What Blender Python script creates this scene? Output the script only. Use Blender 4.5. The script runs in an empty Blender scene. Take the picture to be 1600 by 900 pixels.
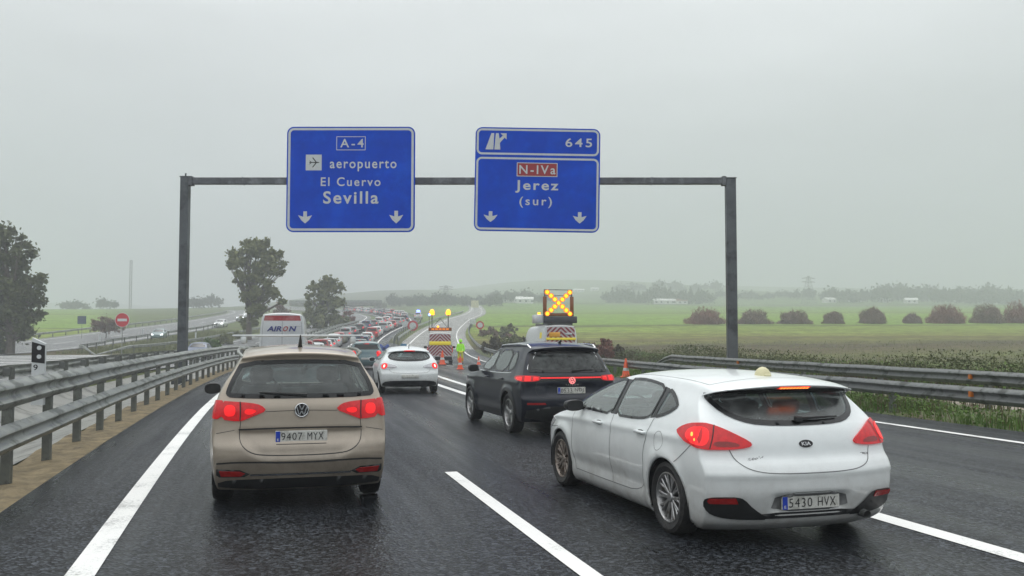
import bpy, math, random
import numpy as np
from mathutils import Vector, Matrix
from mathutils.bvhtree import BVHTree
from mathutils.geometry import delaunay_2d_cdt
R_ = math.radians
random.seed(7)
rng = np.random.default_rng(11)
scene = bpy.context.scene

# ------------------------------------------------------------------ camera
F = 1450.0            # focal length in pixels of the 1600 px wide photograph
PITCH = math.atan(75 / F)
CAMH = 1.7
cam_d = bpy.data.cameras.new("camera"); cam = bpy.data.objects.new("camera", cam_d)
scene.collection.objects.link(cam); scene.camera = cam
cam_d.sensor_width = 36; cam_d.lens = 36 * F / 1600
cam_d.clip_start = 0.1; cam_d.clip_end = 6000
cam.location = (0, 0, CAMH); cam.rotation_euler = (math.pi / 2 + PITCH, 0, 0)

# ------------------------------------------------------------------ light
SUN_EL, SUN_AZ = R_(66), R_(0)
sd = bpy.data.lights.new("sun", 'SUN'); sun = bpy.data.objects.new("sun", sd)
scene.collection.objects.link(sun)
sd.energy = 1.1; sd.angle = R_(35); sd.color = (1.0, 0.97, 0.93)
sun.rotation_euler = (math.pi / 2 - SUN_EL, 0, math.pi + SUN_AZ)
w = bpy.data.worlds.new("World"); scene.world = w; w.use_nodes = True
nt = w.node_tree; nt.nodes.clear()
def N(nt, typ, **kw):
    n = nt.nodes.new(typ)
    for k, v in kw.items():
        if k.startswith('i_'):
            key = k[2:]; key = int(key) if key.isdigit() else key
            n.inputs[key].default_value = v
        else: setattr(n, k, v)
    return n
def LK(nt, a, b): nt.links.new(a, b)
out = N(nt, 'ShaderNodeOutputWorld'); bg = N(nt, 'ShaderNodeBackground')
sky = N(nt, 'ShaderNodeTexSky'); sky.sky_type = 'NISHITA'; sky.sun_disc = False
sky.sun_elevation = SUN_EL; sky.sun_rotation = SUN_AZ; sky.dust_density = 6; sky.air_density = 1.5
hs = N(nt, 'ShaderNodeHueSaturation', i_Saturation=0.1, i_Value=0.6)
LK(nt, sky.outputs[0], hs.inputs['Color'])
tc = N(nt, 'ShaderNodeTexCoord'); sep = N(nt, 'ShaderNodeSeparateXYZ')
LK(nt, tc.outputs['Generated'], sep.inputs[0])
ramp = N(nt, 'ShaderNodeValToRGB')           # overcast: three times brighter overhead than at the horizon
ramp.color_ramp.elements[0].position = 0.0; ramp.color_ramp.elements[0].color = (0.275, 0.31, 0.325, 1)
ramp.color_ramp.elements[1].position = 1.0; ramp.color_ramp.elements[1].color = (1.33, 1.36, 1.38, 1)
e = ramp.color_ramp.elements.new(0.12); e.color = (0.475, 0.51, 0.525, 1)
e = ramp.color_ramp.elements.new(0.3); e.color = (0.745, 0.775, 0.79, 1)
LK(nt, sep.outputs['Z'], ramp.inputs[0])
mp = N(nt, 'ShaderNodeMapping'); mp.inputs['Scale'].default_value = (1.2, 1.2, 4.0)
cl = N(nt, 'ShaderNodeTexNoise', i_Scale=1.7, i_Detail=5.0, i_Roughness=0.5)
LK(nt, tc.outputs['Generated'], mp.inputs[0]); LK(nt, mp.outputs[0], cl.inputs['Vector'])
mr = N(nt, 'ShaderNodeMapRange'); mr.inputs['From Min'].default_value = .3; mr.inputs['From Max'].default_value = .7
mr.inputs['To Min'].default_value = .84; mr.inputs['To Max'].default_value = 1.1
LK(nt, cl.outputs[0], mr.inputs[0])
mul = N(nt, 'ShaderNodeVectorMath', operation='MULTIPLY'); LK(nt, ramp.outputs[0], mul.inputs[0]); LK(nt, mr.outputs[0], mul.inputs[1])
sc10 = N(nt, 'ShaderNodeVectorMath', operation='SCALE'); sc10.inputs['Scale'].default_value = 11.0
LK(nt, mul.outputs[0], sc10.inputs[0])
mx = N(nt, 'ShaderNodeMixRGB'); mx.inputs[0].default_value = 0.9
LK(nt, hs.outputs[0], mx.inputs[1]); LK(nt, sc10.outputs[0], mx.inputs[2])
LK(nt, mx.outputs[0], bg.inputs[0]); bg.inputs[1].default_value = 0.1
LK(nt, bg.outputs[0], out.inputs[0])
scene.view_settings.view_transform = 'Standard'; scene.view_settings.look = 'None'
scene.view_settings.exposure = 0.27; scene.view_settings.gamma = 1
scene.cycles.volume_bounces = 2; scene.cycles.max_bounces = 8
scene.cycles.transparent_max_bounces = 16; scene.cycles.use_denoising = True
scene.cycles.caustics_reflective = False; scene.cycles.caustics_refractive = False
HAZE = 0.0017

# ------------------------------------------------------------------ helpers
def cubic(xs, ys):
    xs = np.array(xs, float); ys = np.array(ys, float); n = len(xs)
    h = np.diff(xs); d = np.diff(ys) / h; m = np.zeros(n)
    for i in range(1, n - 1):
        if d[i-1] * d[i] > 0:
            w1 = 2*h[i] + h[i-1]; w2 = h[i] + 2*h[i-1]
            m[i] = (w1 + w2) / (w1 / d[i-1] + w2 / d[i])
    m[0] = d[0]; m[-1] = d[-1]
    def f(x):
        x = np.clip(np.asarray(x, float), xs[0], xs[-1])
        i = np.clip(np.searchsorted(xs, x) - 1, 0, n - 2)
        t = (x - xs[i]) / h[i]
        return ((2*t**3 - 3*t**2 + 1) * ys[i] + (t**3 - 2*t**2 + t) * h[i] * m[i]
                + (-2*t**3 + 3*t**2) * ys[i+1] + (t**3 - t**2) * h[i] * m[i+1])
    return f
_H = cubic([-80, 0, 45, 65, 85, 100, 120, 150, 180, 220, 300, 420, 600, 900, 1300, 1700, 2600],
           [0, 0, 0, -.3, -.2, .05, .9, 2.5, 3.95, 5.9, 9.3, 14.3, 22, 42, 68, 84, 88])
def H(x, y):
    x = np.asarray(x, float); y = np.asarray(y, float)
    far = np.clip((y - 380) / 500, 0, 1)
    roll = far * (5 * np.sin(x / 130 + 1.3) + 3.5 * np.sin(x / 61 + y / 210)) + np.clip((y-900)/600, 0, 1) * 9 * np.sin(x/210+.4)
    left = np.clip((-x - 120) / 300, 0, 1) * far * (-.18) * np.clip(y, 0, 1300) * .12
    rightn = np.clip((x - 40) / 60, 0, 1) * np.clip(1 - abs(y - 120) / 60, 0, 1) * 0.35 * np.sin(x / 9 + y / 14)
    return _H(y) + roll + left + rightn * .5
def P2(px, py, Y):                       # point seen at a photograph pixel, Y metres ahead
    u = (px - 800) / F; v = (450 - py) / F
    dy = math.cos(PITCH) - v * math.sin(PITCH); dz = math.sin(PITCH) + v * math.cos(PITCH)
    k = Y / dy
    return Vector((u * k, Y, CAMH + dz * k))
def G(px, py):                           # ground seen at a photograph pixel
    prev = 3.0
    Y = 3.0
    while Y < 2200:
        p = P2(px, py, Y)
        if p.z <= float(H(p.x, p.y)):
            a, b = prev, Y
            for _ in range(30):
                c = (a + b) / 2; q = P2(px, py, c)
                if q.z <= float(H(q.x, q.y)): b = c
                else: a = c
            q = P2(px, py, b); return Vector((q.x, q.y, float(H(q.x, q.y))))
        prev = Y; Y *= 1.02
    p = P2(px, py, 600); return Vector((p.x, p.y, float(H(p.x, p.y))))

_th = cubic([-60, 0, 20, 60, 100, 150, 200, 2600], [-15.6, -15.6, -13.7, -8.8, -5.0, -1.2, 0, 0])
_S = np.arange(-60, 2600, 0.5); _T = np.radians(_th(_S))
_X = np.concatenate([[0], np.cumsum(np.sin(_T[:-1]) * .5)]); _Y = np.concatenate([[0], np.cumsum(np.cos(_T[:-1]) * .5)])
i0 = 120; _X -= _X[i0]; _Y -= _Y[i0]
def ref(s, o):
    s = np.asarray(s, float)
    x = np.interp(s, _S, _X); y = np.interp(s, _S, _Y); t = np.interp(s, _S, _T)
    return x + o * np.cos(t), y - o * np.sin(t), t
def W3(s, o, dz=0.0):
    x, y, t = ref(s, o); return Vector((float(x), float(y), float(H(x, y)) + dz))
dm = cubic([-60, 0, 60, 100, 130, 180, 220, 260, 300, 340, 380, 450, 600],
           [0, 0, -.7, -2.4, -3.8, -4.8, -9, -17, -29, -43, -60, -95, -170])
dmo = cubic([-60, 0, 60, 100, 130, 180, 220, 260, 300, 340, 380, 450, 600],
            [0, 0, -.3, -1.4, -2.0, -2.5, -6, -14, -26, -40, -57, -92, -168])

def link(o, parent=None):
    scene.collection.objects.link(o)
    if parent is not None: o.parent = parent
    return o
def tag(o, label=None, cat=None, group=None, kind=None):
    if label: o['label'] = label
    if cat: o['category'] = cat
    if group: o['group'] = group
    if kind: o['kind'] = kind
    return o
def empty(name, loc, rz=0, label=None, cat=None, group=None, ry=0):
    o = bpy.data.objects.new(name, None); o.location = loc
    o.rotation_mode = 'XYZ'; o.rotation_euler = (0, ry, rz); o.empty_display_size = .3
    link(o); return tag(o, label, cat, group)
def mkobj(name, verts, faces, mats, parent=None, smooth=False, fm=None, uv=None):
    me = bpy.data.meshes.new(name)
    me.from_pydata([tuple(v) for v in verts], [], [tuple(f) for f in faces])
    if not isinstance(mats, (list, tuple)): mats = [mats]
    for m in mats: me.materials.append(m)
    if fm is not None: me.polygons.foreach_set('material_index', fm)
    if smooth: me.polygons.foreach_set('use_smooth', [True] * len(me.polygons))
    if uv is not None:
        ul = me.uv_layers.new(name='UVMap')
        vi = np.empty(len(me.loops), int); me.loops.foreach_get('vertex_index', vi)
        ul.data.foreach_set('uv', np.asarray(uv, float)[vi].ravel())
    me.update()
    o = bpy.data.objects.new(name, me); link(o, parent); return o
class MB:
    def __init__(s): s.v = []; s.f = []; s.m = []; s.cur = 0
    def add(s, vs, fs):
        b = len(s.v); s.v += [tuple(v) for v in vs]; s.f += [tuple(i + b for i in f) for f in fs]; s.m += [s.cur] * len(fs)
    def box(s, a, b, M=None, bev=0):
        x0, y0, z0 = a; x1, y1, z1 = b
        if bev:
            vs = []; fs = []
            c = [(x0, y0), (x1, y0), (x1, y1), (x0, y1)]
            def ring(z, d): return [(x0+d, y0+d, z), (x1-d, y0+d, z), (x1-d, y1-d, z), (x0+d, y1-d, z)]
            def ring8(z): return [(x0+bev, y0, z), (x1-bev, y0, z), (x1, y0+bev, z), (x1, y1-bev, z), (x1-bev, y1, z), (x0+bev, y1, z), (x0, y1-bev, z), (x0, y0+bev, z)]
            def ring8i(z): return [(x0+bev, y0+bev, z), (x1-bev, y0+bev, z), (x1-bev, y0+bev, z), (x1-bev, y1-bev, z), (x1-bev, y1-bev, z), (x0+bev, y1-bev, z), (x0+bev, y1-bev, z), (x0+bev, y0+bev, z)]
            rs = [ring8i(z0), ring8(z0+bev), ring8(z1-bev), ring8i(z1)]
            vs = sum(rs, [])
            for k in range(3):
                for i in range(8):
                    j = (i+1) % 8; fs.append((k*8+i, k*8+j, k*8+8+j, k*8+8+i))
            fs.append(tuple(range(7, -1, -1))); fs.append(tuple(range(24, 32)))
        else:
            vs = [(x0,y0,z0),(x1,y0,z0),(x1,y1,z0),(x0,y1,z0),(x0,y0,z1),(x1,y0,z1),(x1,y1,z1),(x0,y1,z1)]
            fs = [(3,2,1,0),(4,5,6,7),(0,1,5,4),(1,2,6,5),(2,3,7,6),(3,0,4,7)]
        if M is not None: vs = [M @ Vector(v) for v in vs]
        s.add(vs, fs)
    def tube(s, pts, rads, n=8, cap=True):
        pts = [Vector(p) for p in pts]
        if not isinstance(rads, (list, tuple)): rads = [rads] * len(pts)
        vs = []; fs = []; up = Vector((0, 0, 1))
        for i, p in enumerate(pts):
            d = (pts[min(i+1, len(pts)-1)] - pts[max(i-1, 0)])
            if d.length < 1e-9: d = Vector((0, 0, 1))
            d.normalize()
            a = d.cross(Vector((1, 0, 0)) if abs(d.x) < .8 else Vector((0, 1, 0))).normalized(); b = d.cross(a)
            for k in range(n):
                t = 2*math.pi*k/n; vs.append(p + (a*math.cos(t) + b*math.sin(t)) * rads[i])
        for i in range(len(pts)-1):
            for k in range(n):
                j = (k+1) % n; fs.append((i*n+k, i*n+j, (i+1)*n+j, (i+1)*n+k))
        if cap: fs.append(tuple(range(n-1, -1, -1))); fs.append(tuple((len(pts)-1)*n + k for k in range(n)))
        s.add(vs, fs)
    def lathe(s, prof, n=24, M=None, axis='z'):       # prof: (r, h)
        vs = []; fs = []
        for r, h in prof:
            for k in range(n):
                t = 2*math.pi*k/n
                if axis == 'z': vs.append((r*math.cos(t), r*math.sin(t), h))
                else: vs.append((r*math.cos(t), h, r*math.sin(t)))
        for i in range(len(prof)-1):
            for k in range(n):
                j = (k+1) % n; fs.append((i*n+k, i*n+j, (i+1)*n+j, (i+1)*n+k))
        if M is not None: vs = [M @ Vector(v) for v in vs]
        s.add(vs, fs)
    def prism(s, poly, y0, y1, M=None):               # polygon in x,z pushed from y0 to y1
        n = len(poly); vs = [(p[0], y0, p[1]) for p in poly] + [(p[0], y1, p[1]) for p in poly]
        fs = [tuple(range(n)), tuple(range(2*n-1, n-1, -1))] + [(i, (i+1) % n, n+(i+1) % n, n+i) for i in range(n)]
        if M is not None: vs = [M @ Vector(v) for v in vs]
        s.add(vs, fs)
    def obj(s, name, mats, parent=None, smooth=False):
        return mkobj(name, s.v, s.f, mats, parent, smooth, fm=s.m)
def autosmooth(o, deg=35):
    me = o.data; me.polygons.foreach_set('use_smooth', [True]*len(me.polygons))
    me.set_sharp_from_angle(angle=R_(deg)) if hasattr(me, 'set_sharp_from_angle') else None
def copy_tree(o, parent=None):
    c = o.copy(); scene.collection.objects.link(c)
    if parent is not None: c.parent = parent
    for ch in list(o.children): copy_tree(ch, c)
    return c

# ------------------------------------------------------------------ materials
MATS = {}
def mat(name, col, rough=.5, metal=0, var=.12, scale=4.0, bump=0, bscale=60, coat=0, emit=None, es=0, spec=.5, col2=None, c2s=1.0, c2t=(.5, .62), rvar=0, coords='Object'):
    if name in MATS: return MATS[name]
    m = bpy.data.materials.new(name); m.use_nodes = True; t = m.node_tree; b = t.nodes['Principled BSDF']
    b.inputs['Roughness'].default_value = rough; b.inputs['Metallic'].default_value = metal
    b.inputs['Coat Weight'].default_value = coat; b.inputs['Coat Roughness'].default_value = .08
    b.inputs['Specular IOR Level'].default_value = spec
    tc = N(t, 'ShaderNodeTexCoord')
    no = N(t, 'ShaderNodeTexNoise', i_Scale=scale, i_Detail=6.0, i_Roughness=.6); LK(t, tc.outputs[coords], no.inputs['Vector'])
    r = N(t, 'ShaderNodeMapRange'); r.inputs['From Min'].default_value = .3; r.inputs['From Max'].default_value = .7
    r.inputs['To Min'].default_value = 1-var; r.inputs['To Max'].default_value = 1+var
    LK(t, no.outputs[0], r.inputs[0])
    base = N(t, 'ShaderNodeRGB'); base.outputs[0].default_value = (*col, 1); src = base.outputs[0]
    if col2 is not None:
        n2 = N(t, 'ShaderNodeTexNoise', i_Scale=c2s, i_Detail=5.0, i_Roughness=.65); LK(t, tc.outputs[coords], n2.inputs['Vector'])
        r2 = N(t, 'ShaderNodeMapRange'); r2.inputs['From Min'].default_value = c2t[0]; r2.inputs['From Max'].default_value = c2t[1]
        LK(t, n2.outputs[0], r2.inputs[0])
        mx = N(t, 'ShaderNodeMixRGB'); LK(t, r2.outputs[0], mx.inputs[0]); LK(t, src, mx.inputs[1]); mx.inputs[2].default_value = (*col2, 1); src = mx.outputs[0]
    vm = N(t, 'ShaderNodeVectorMath', operation='MULTIPLY'); LK(t, src, vm.inputs[0]); LK(t, r.outputs[0], vm.inputs[1])
    LK(t, vm.outputs[0], b.inputs['Base Color'])
    if rvar:
        r3 = N(t, 'ShaderNodeMapRange'); r3.inputs['From Min'].default_value = .35; r3.inputs['From Max'].default_value = .65
        r3.inputs['To Min'].default_value = max(.02, rough-rvar); r3.inputs['To Max'].default_value = rough+rvar
        LK(t, no.outputs[0], r3.inputs[0]); LK(t, r3.outputs[0], b.inputs['Roughness'])
    if bump:
        nb = N(t, 'ShaderNodeTexNoise', i_Scale=bscale, i_Detail=3.0); LK(t, tc.outputs[coords], nb.inputs['Vector'])
        bp = N(t, 'ShaderNodeBump'); bp.inputs['Strength'].default_value = bump; bp.inputs['Distance'].default_value = .02
        LK(t, nb.outputs[0], bp.inputs['Height']); LK(t, bp.outputs[0], b.inputs['Normal'])
    if emit is not None:
        b.inputs['Emission Color'].default_value = (*emit, 1); b.inputs['Emission Strength'].default_value = es
    MATS[name] = m; return m
def glass_mat(name, tint, refl=1.0, rough=.03, film=(.04, .2), add=.03):
    if name in MATS: return MATS[name]
    m = bpy.data.materials.new(name); m.use_nodes = True; t = m.node_tree; t.nodes.clear()
    o = N(t, 'ShaderNodeOutputMaterial'); tr = N(t, 'ShaderNodeBsdfTransparent'); tr.inputs[0].default_value = (*tint, 1)
    gl = N(t, 'ShaderNodeBsdfGlossy'); gl.inputs['Roughness'].default_value = rough; gl.inputs[0].default_value = (.95, 1, .98, 1)
    lw = N(t, 'ShaderNodeLayerWeight'); lw.inputs[0].default_value = .5; fr = N(t, 'ShaderNodeMath', operation='POWER'); fr.inputs[1].default_value = 3.2; LK(t, lw.outputs['Facing'], fr.inputs[0])
    tc = N(t, 'ShaderNodeTexCoord'); no = N(t, 'ShaderNodeTexNoise', i_Scale=9.0, i_Detail=6.0); LK(t, tc.outputs['Object'], no.inputs[0])
    mm = N(t, 'ShaderNodeMath', operation='MULTIPLY_ADD'); mm.inputs[1].default_value = refl; mm.inputs[2].default_value = add
    LK(t, fr.outputs[0], mm.inputs[0])
    mx = N(t, 'ShaderNodeMixShader'); LK(t, mm.outputs[0], mx.inputs[0]); LK(t, tr.outputs[0], mx.inputs[1]); LK(t, gl.outputs[0], mx.inputs[2])
    df = N(t, 'ShaderNodeBsdfDiffuse'); df.inputs[0].default_value = (.45, .47, .47, 1)       # film of road spray
    r = N(t, 'ShaderNodeMapRange'); r.inputs['From Min'].default_value = .35; r.inputs['From Max'].default_value = .75; r.inputs['To Min'].default_value = film[0]; r.inputs['To Max'].default_value = film[1]
    LK(t, no.outputs[0], r.inputs[0])
    m2 = N(t, 'ShaderNodeMixShader'); LK(t, r.outputs[0], m2.inputs[0]); LK(t, mx.outputs[0], m2.inputs[1]); LK(t, df.outputs[0], m2.inputs[2])
    LK(t, m2.outputs[0], o.inputs[0]); MATS[name] = m; return m

M_galv = mat('galvanised', (.30, .315, .295), .45, .45, .3, 3, .15, 30, col2=(.13, .14, .12), c2s=2.2, rvar=.12)
M_galvd = mat('galvanised_dark', (.20, .21, .205), .5, .4, .3, 3, .1, 30, col2=(.06, .065, .06), c2s=3)
M_post = mat('post_steel', (.15, .16, .145), .5, .4, .3, 5, .1, 30, col2=(.05, .05, .045), c2s=3)
M_white = mat('white_plate', (.72, .73, .72), .45, 0, .06, 6)
M_black = mat('black_plastic', (.018, .019, .02), .45, 0, .2, 8)
M_rubber = mat('rubber', (.016, .016, .017), .6, 0, .3, 20, .3, 60, col2=(.035, .034, .032), c2s=8)
M_blue = mat('sign_blue', (.0, .062, .56), .7, 0, .12, 1.2, col2=(.0, .078, .62), c2s=.8, spec=.0)
M_signw = mat('sign_white', (.6, .63, .64), .45, 0, .06, 5)
M_signr = mat('sign_red', (.33, .012, .02), .45, 0, .06, 5)
M_signb = mat('sign_black', (.012, .012, .014), .5, 0, .06, 5)
M_int = mat('car_interior', (.028, .029, .031), .8, 0, .2, 10)
M_seat = mat('seat_cloth', (.04, .042, .046), .9, 0, .2, 14)
M_chrome = mat('chrome', (.62, .63, .64), .2, 1.0, .1, 10)
M_rim = mat('alloy', (.42, .42, .42), .35, .85, .2, 14, col2=(.12, .09, .06), c2s=9, c2t=(.55, .75))
M_rimd = mat('alloy_dusty', (.30, .26, .23), .45, .6, .25, 14, col2=(.10, .07, .05), c2s=9)
M_seam = mat('panel_gap', (.03, .03, .03), .7)
M_seamw = mat('panel_gap_white_car', (.16, .165, .165), .7)
M_plate = mat('number_plate', (.62, .62, .58), .4, 0, .1, 20, col2=(.42, .42, .38), c2s=12)
M_eu = mat('plate_blue', (.01, .05, .45), .4)
M_frit = mat('window_edge', (.01, .011, .012), .25, 0, .1, 10)
M_redlit = mat('brake_light_lit', (.5, .004, .006), .3, 0, .35, 22, emit=(1, .012, .016), es=.62, coat=.3)
M_redhot = mat('brake_bulb', (.9, .1, .02), .3, 0, .1, 30, emit=(1, .25, .04), es=2.6)
M_reddim = mat('tail_lens', (.32, .008, .010), .2, 0, .2, 30, coat=.4, emit=(1, .02, .02), es=.18)
M_redmid = mat('tail_lens_glow', (.42, .006, .010), .25, 0, .3, 22, coat=.3, emit=(1, .012, .02), es=.17)
M_refl = mat('reflector', (.30, .012, .012), .25, 0, .2, 30, coat=.5)
M_amb = mat('amber_lamp', (.9, .4, .02), .3, 0, .1, 10, emit=(1, .36, .01), es=2.3)
M_ambd = mat('amber_lens', (.60, .17, .01), .35, 0, .15, 10, emit=(1, .25, .01), es=.45)
M_ambo = mat('amber_reflector', (.62, .17, .015), .4, 0, .2, 10)
M_blu = mat('blue_lamp', (.05, .08, .9), .3, 0, .1, 10, emit=(.12, .18, 1), es=6)
M_head = mat('headlamp_lit', (.9, .9, .9), .2, 0, 0, 10, emit=(.95, .98, 1), es=3.0)
M_headc = mat('lamp_clear', (.6, .6, .62), .12, .3, .15, 30, coat=1)
G_clear = glass_mat('car_glass', (.62, .74, .72), .9, film=(.14, .34), add=.10)
G_tint = glass_mat('car_glass_tinted', (.36, .44, .46), .7, .22, film=(.06, .2), add=.06)
G_dark = glass_mat('car_glass_privacy', (.05, .06, .065), .8)
# ------------------------------------------------------------------ ground
def asphalt(name, base, light=0.0, rough=.42, spec=.5):
    m = bpy.data.materials.new(name); m.use_nodes = True; t = m.node_tree; b = t.nodes['Principled BSDF']
    geo = N(t, 'ShaderNodeNewGeometry'); uv = N(t, 'ShaderNodeUVMap')
    vo = N(t, 'ShaderNodeTexVoronoi', i_Scale=40.0); LK(t, geo.outputs['Position'], vo.inputs['Vector'])
    n1 = N(t, 'ShaderNodeTexNoise', i_Scale=26.0, i_Detail=3.0); LK(t, geo.outputs['Position'], n1.inputs['Vector'])
    mpn = N(t, 'ShaderNodeMapping'); mpn.inputs['Scale'].default_value = (1.3, .07, 1)
    LK(t, uv.outputs[0], mpn.inputs[0])
    n2 = N(t, 'ShaderNodeTexNoise', i_Scale=1.0, i_Detail=5.0, i_Roughness=.6); LK(t, mpn.outputs[0], n2.inputs['Vector'])
    n3 = N(t, 'ShaderNodeTexNoise', i_Scale=.35, i_Detail=4.0); LK(t, geo.outputs['Position'], n3.inputs['Vector'])
    r = N(t, 'ShaderNodeMapRange'); r.inputs['To Min'].default_value = .3; r.inputs['To Max'].default_value = 5.5
    r.inputs['From Min'].default_value = 0.0; r.inputs['From Max'].default_value = 1.0
    sx = N(t, 'ShaderNodeSeparateXYZ'); LK(t, vo.outputs['Color'], sx.inputs[0]); 
    pw = N(t, 'ShaderNodeMath', operation='POWER'); pw.inputs[1].default_value = 2.5; LK(t, sx.outputs[0], pw.inputs[0]); LK(t, pw.outputs[0], r.inputs[0])
    ra = N(t, 'ShaderNodeMapRange'); ra.inputs['From Min'].default_value = .3; ra.inputs['From Max'].default_value = .7
    ra.inputs['To Min'].default_value = .75; ra.inputs['To Max'].default_value = 1.3; LK(t, n2.outputs[0], ra.inputs[0])
    rb = N(t, 'ShaderNodeMapRange'); rb.inputs['From Min'].default_value = .3; rb.inputs['From Max'].default_value = .7
    rb.inputs['To Min'].default_value = .85; rb.inputs['To Max'].default_value = 1.2; LK(t, n3.outputs[0], rb.inputs[0])
    m1 = N(t, 'ShaderNodeMath', operation='MULTIPLY'); LK(t, r.outputs[0], m1.inputs[0]); LK(t, ra.outputs[0], m1.inputs[1])
    m2 = N(t, 'ShaderNodeMath', operation='MULTIPLY'); LK(t, m1.outputs[0], m2.inputs[0]); LK(t, rb.outputs[0], m2.inputs[1])
    vm = N(t, 'ShaderNodeVectorMath', operation='SCALE'); vm.inputs[0].default_value = base; LK(t, m2.outputs[0], vm.inputs['Scale'])
    LK(t, vm.outputs[0], b.inputs['Base Color'])
    rr = N(t, 'ShaderNodeMapRange'); rr.inputs['From Min'].default_value = .35; rr.inputs['From Max'].default_value = .65
    rr.inputs['To Min'].default_value = rough - .14; rr.inputs['To Max'].default_value = rough + .14; LK(t, n2.outputs[0], rr.inputs[0])
    su = N(t, 'ShaderNodeSeparateXYZ'); LK(t, uv.outputs[0], su.inputs[0])
    ph = N(t, 'ShaderNodeMath', operation='MULTIPLY_ADD'); ph.inputs[1].default_value = 3.65; ph.inputs[2].default_value = -5.15; LK(t, su.outputs[0], ph.inputs[0])
    sn = N(t, 'ShaderNodeMath', operation='SINE'); LK(t, ph.outputs[0], sn.inputs[0])
    tr = N(t, 'ShaderNodeMath', operation='MULTIPLY_ADD'); tr.inputs[1].default_value = .09; LK(t, sn.outputs[0], tr.inputs[0]); LK(t, rr.outputs[0], tr.inputs[2])
    LK(t, tr.outputs[0], b.inputs['Roughness'])
    tk = N(t, 'ShaderNodeMath', operation='MULTIPLY_ADD'); tk.inputs[1].default_value = .13; tk.inputs[2].default_value = 1.0; LK(t, sn.outputs[0], tk.inputs[0])
    m5 = N(t, 'ShaderNodeMath', operation='MULTIPLY'); LK(t, m2.outputs[0], m5.inputs[0]); LK(t, tk.outputs[0], m5.inputs[1]); LK(t, m5.outputs[0], vm.inputs['Scale'])
    bp = N(t, 'ShaderNodeBump'); bp.inputs['Strength'].default_value = .6; bp.inputs['Distance'].default_value = .006
    ad = N(t, 'ShaderNodeMath', operation='ADD'); LK(t, vo.outputs['Distance'], ad.inputs[0]); LK(t, n1.outputs[0], ad.inputs[1])
    LK(t, ad.outputs[0], bp.inputs['Height']); LK(t, bp.outputs[0], b.inputs['Normal'])
    b.inputs['Specular IOR Level'].default_value = spec
    return m
M_asph = asphalt('asphalt_wet', (.0105, .0118, .0138), rough=.38, spec=.12)
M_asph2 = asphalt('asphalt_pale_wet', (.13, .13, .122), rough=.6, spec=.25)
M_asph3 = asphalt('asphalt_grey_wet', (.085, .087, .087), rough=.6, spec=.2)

def paint(name):
    m = bpy.data.materials.new(name); m.use_nodes = True; t = m.node_tree; b = t.nodes['Principled BSDF']
    geo = N(t, 'ShaderNodeNewGeometry'); n = N(t, 'ShaderNodeTexNoise', i_Scale=38.0, i_Detail=6.0, i_Roughness=.7); LK(t, geo.outputs['Position'], n.inputs[0])
    n2 = N(t, 'ShaderNodeTexNoise', i_Scale=1.2, i_Detail=4.0); LK(t, geo.outputs['Position'], n2.inputs[0])
    ad = N(t, 'ShaderNodeMath', operation='ADD'); LK(t, n.outputs[0], ad.inputs[0]); LK(t, n2.outputs[0], ad.inputs[1])
    r = N(t, 'ShaderNodeValToRGB'); LK(t, ad.outputs[0], r.inputs[0])
    r.color_ramp.elements[0].position = .0; r.color_ramp.elements[0].color = (.10, .10, .10, 1)
    r.color_ramp.elements[1].position = 1.0; r.color_ramp.elements[1].color = (.82, .82, .80, 1)
    e = r.color_ramp.elements.new(.78); e.color = (.42, .42, .41, 1)
    e = r.color_ramp.elements.new(.90); e.color = (.76, .77, .75, 1)
    LK(t, r.outputs[0], b.inputs['Base Color']); b.inputs['Roughness'].default_value = .45
    bp = N(t, 'ShaderNodeBump'); bp.inputs['Strength'].default_value = .4; bp.inputs['Distance'].default_value = .004
    LK(t, n.outputs[0], bp.inputs['Height']); LK(t, bp.outputs[0], b.inputs['Normal'])
    return m
M_paint = paint('road_paint')

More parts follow.
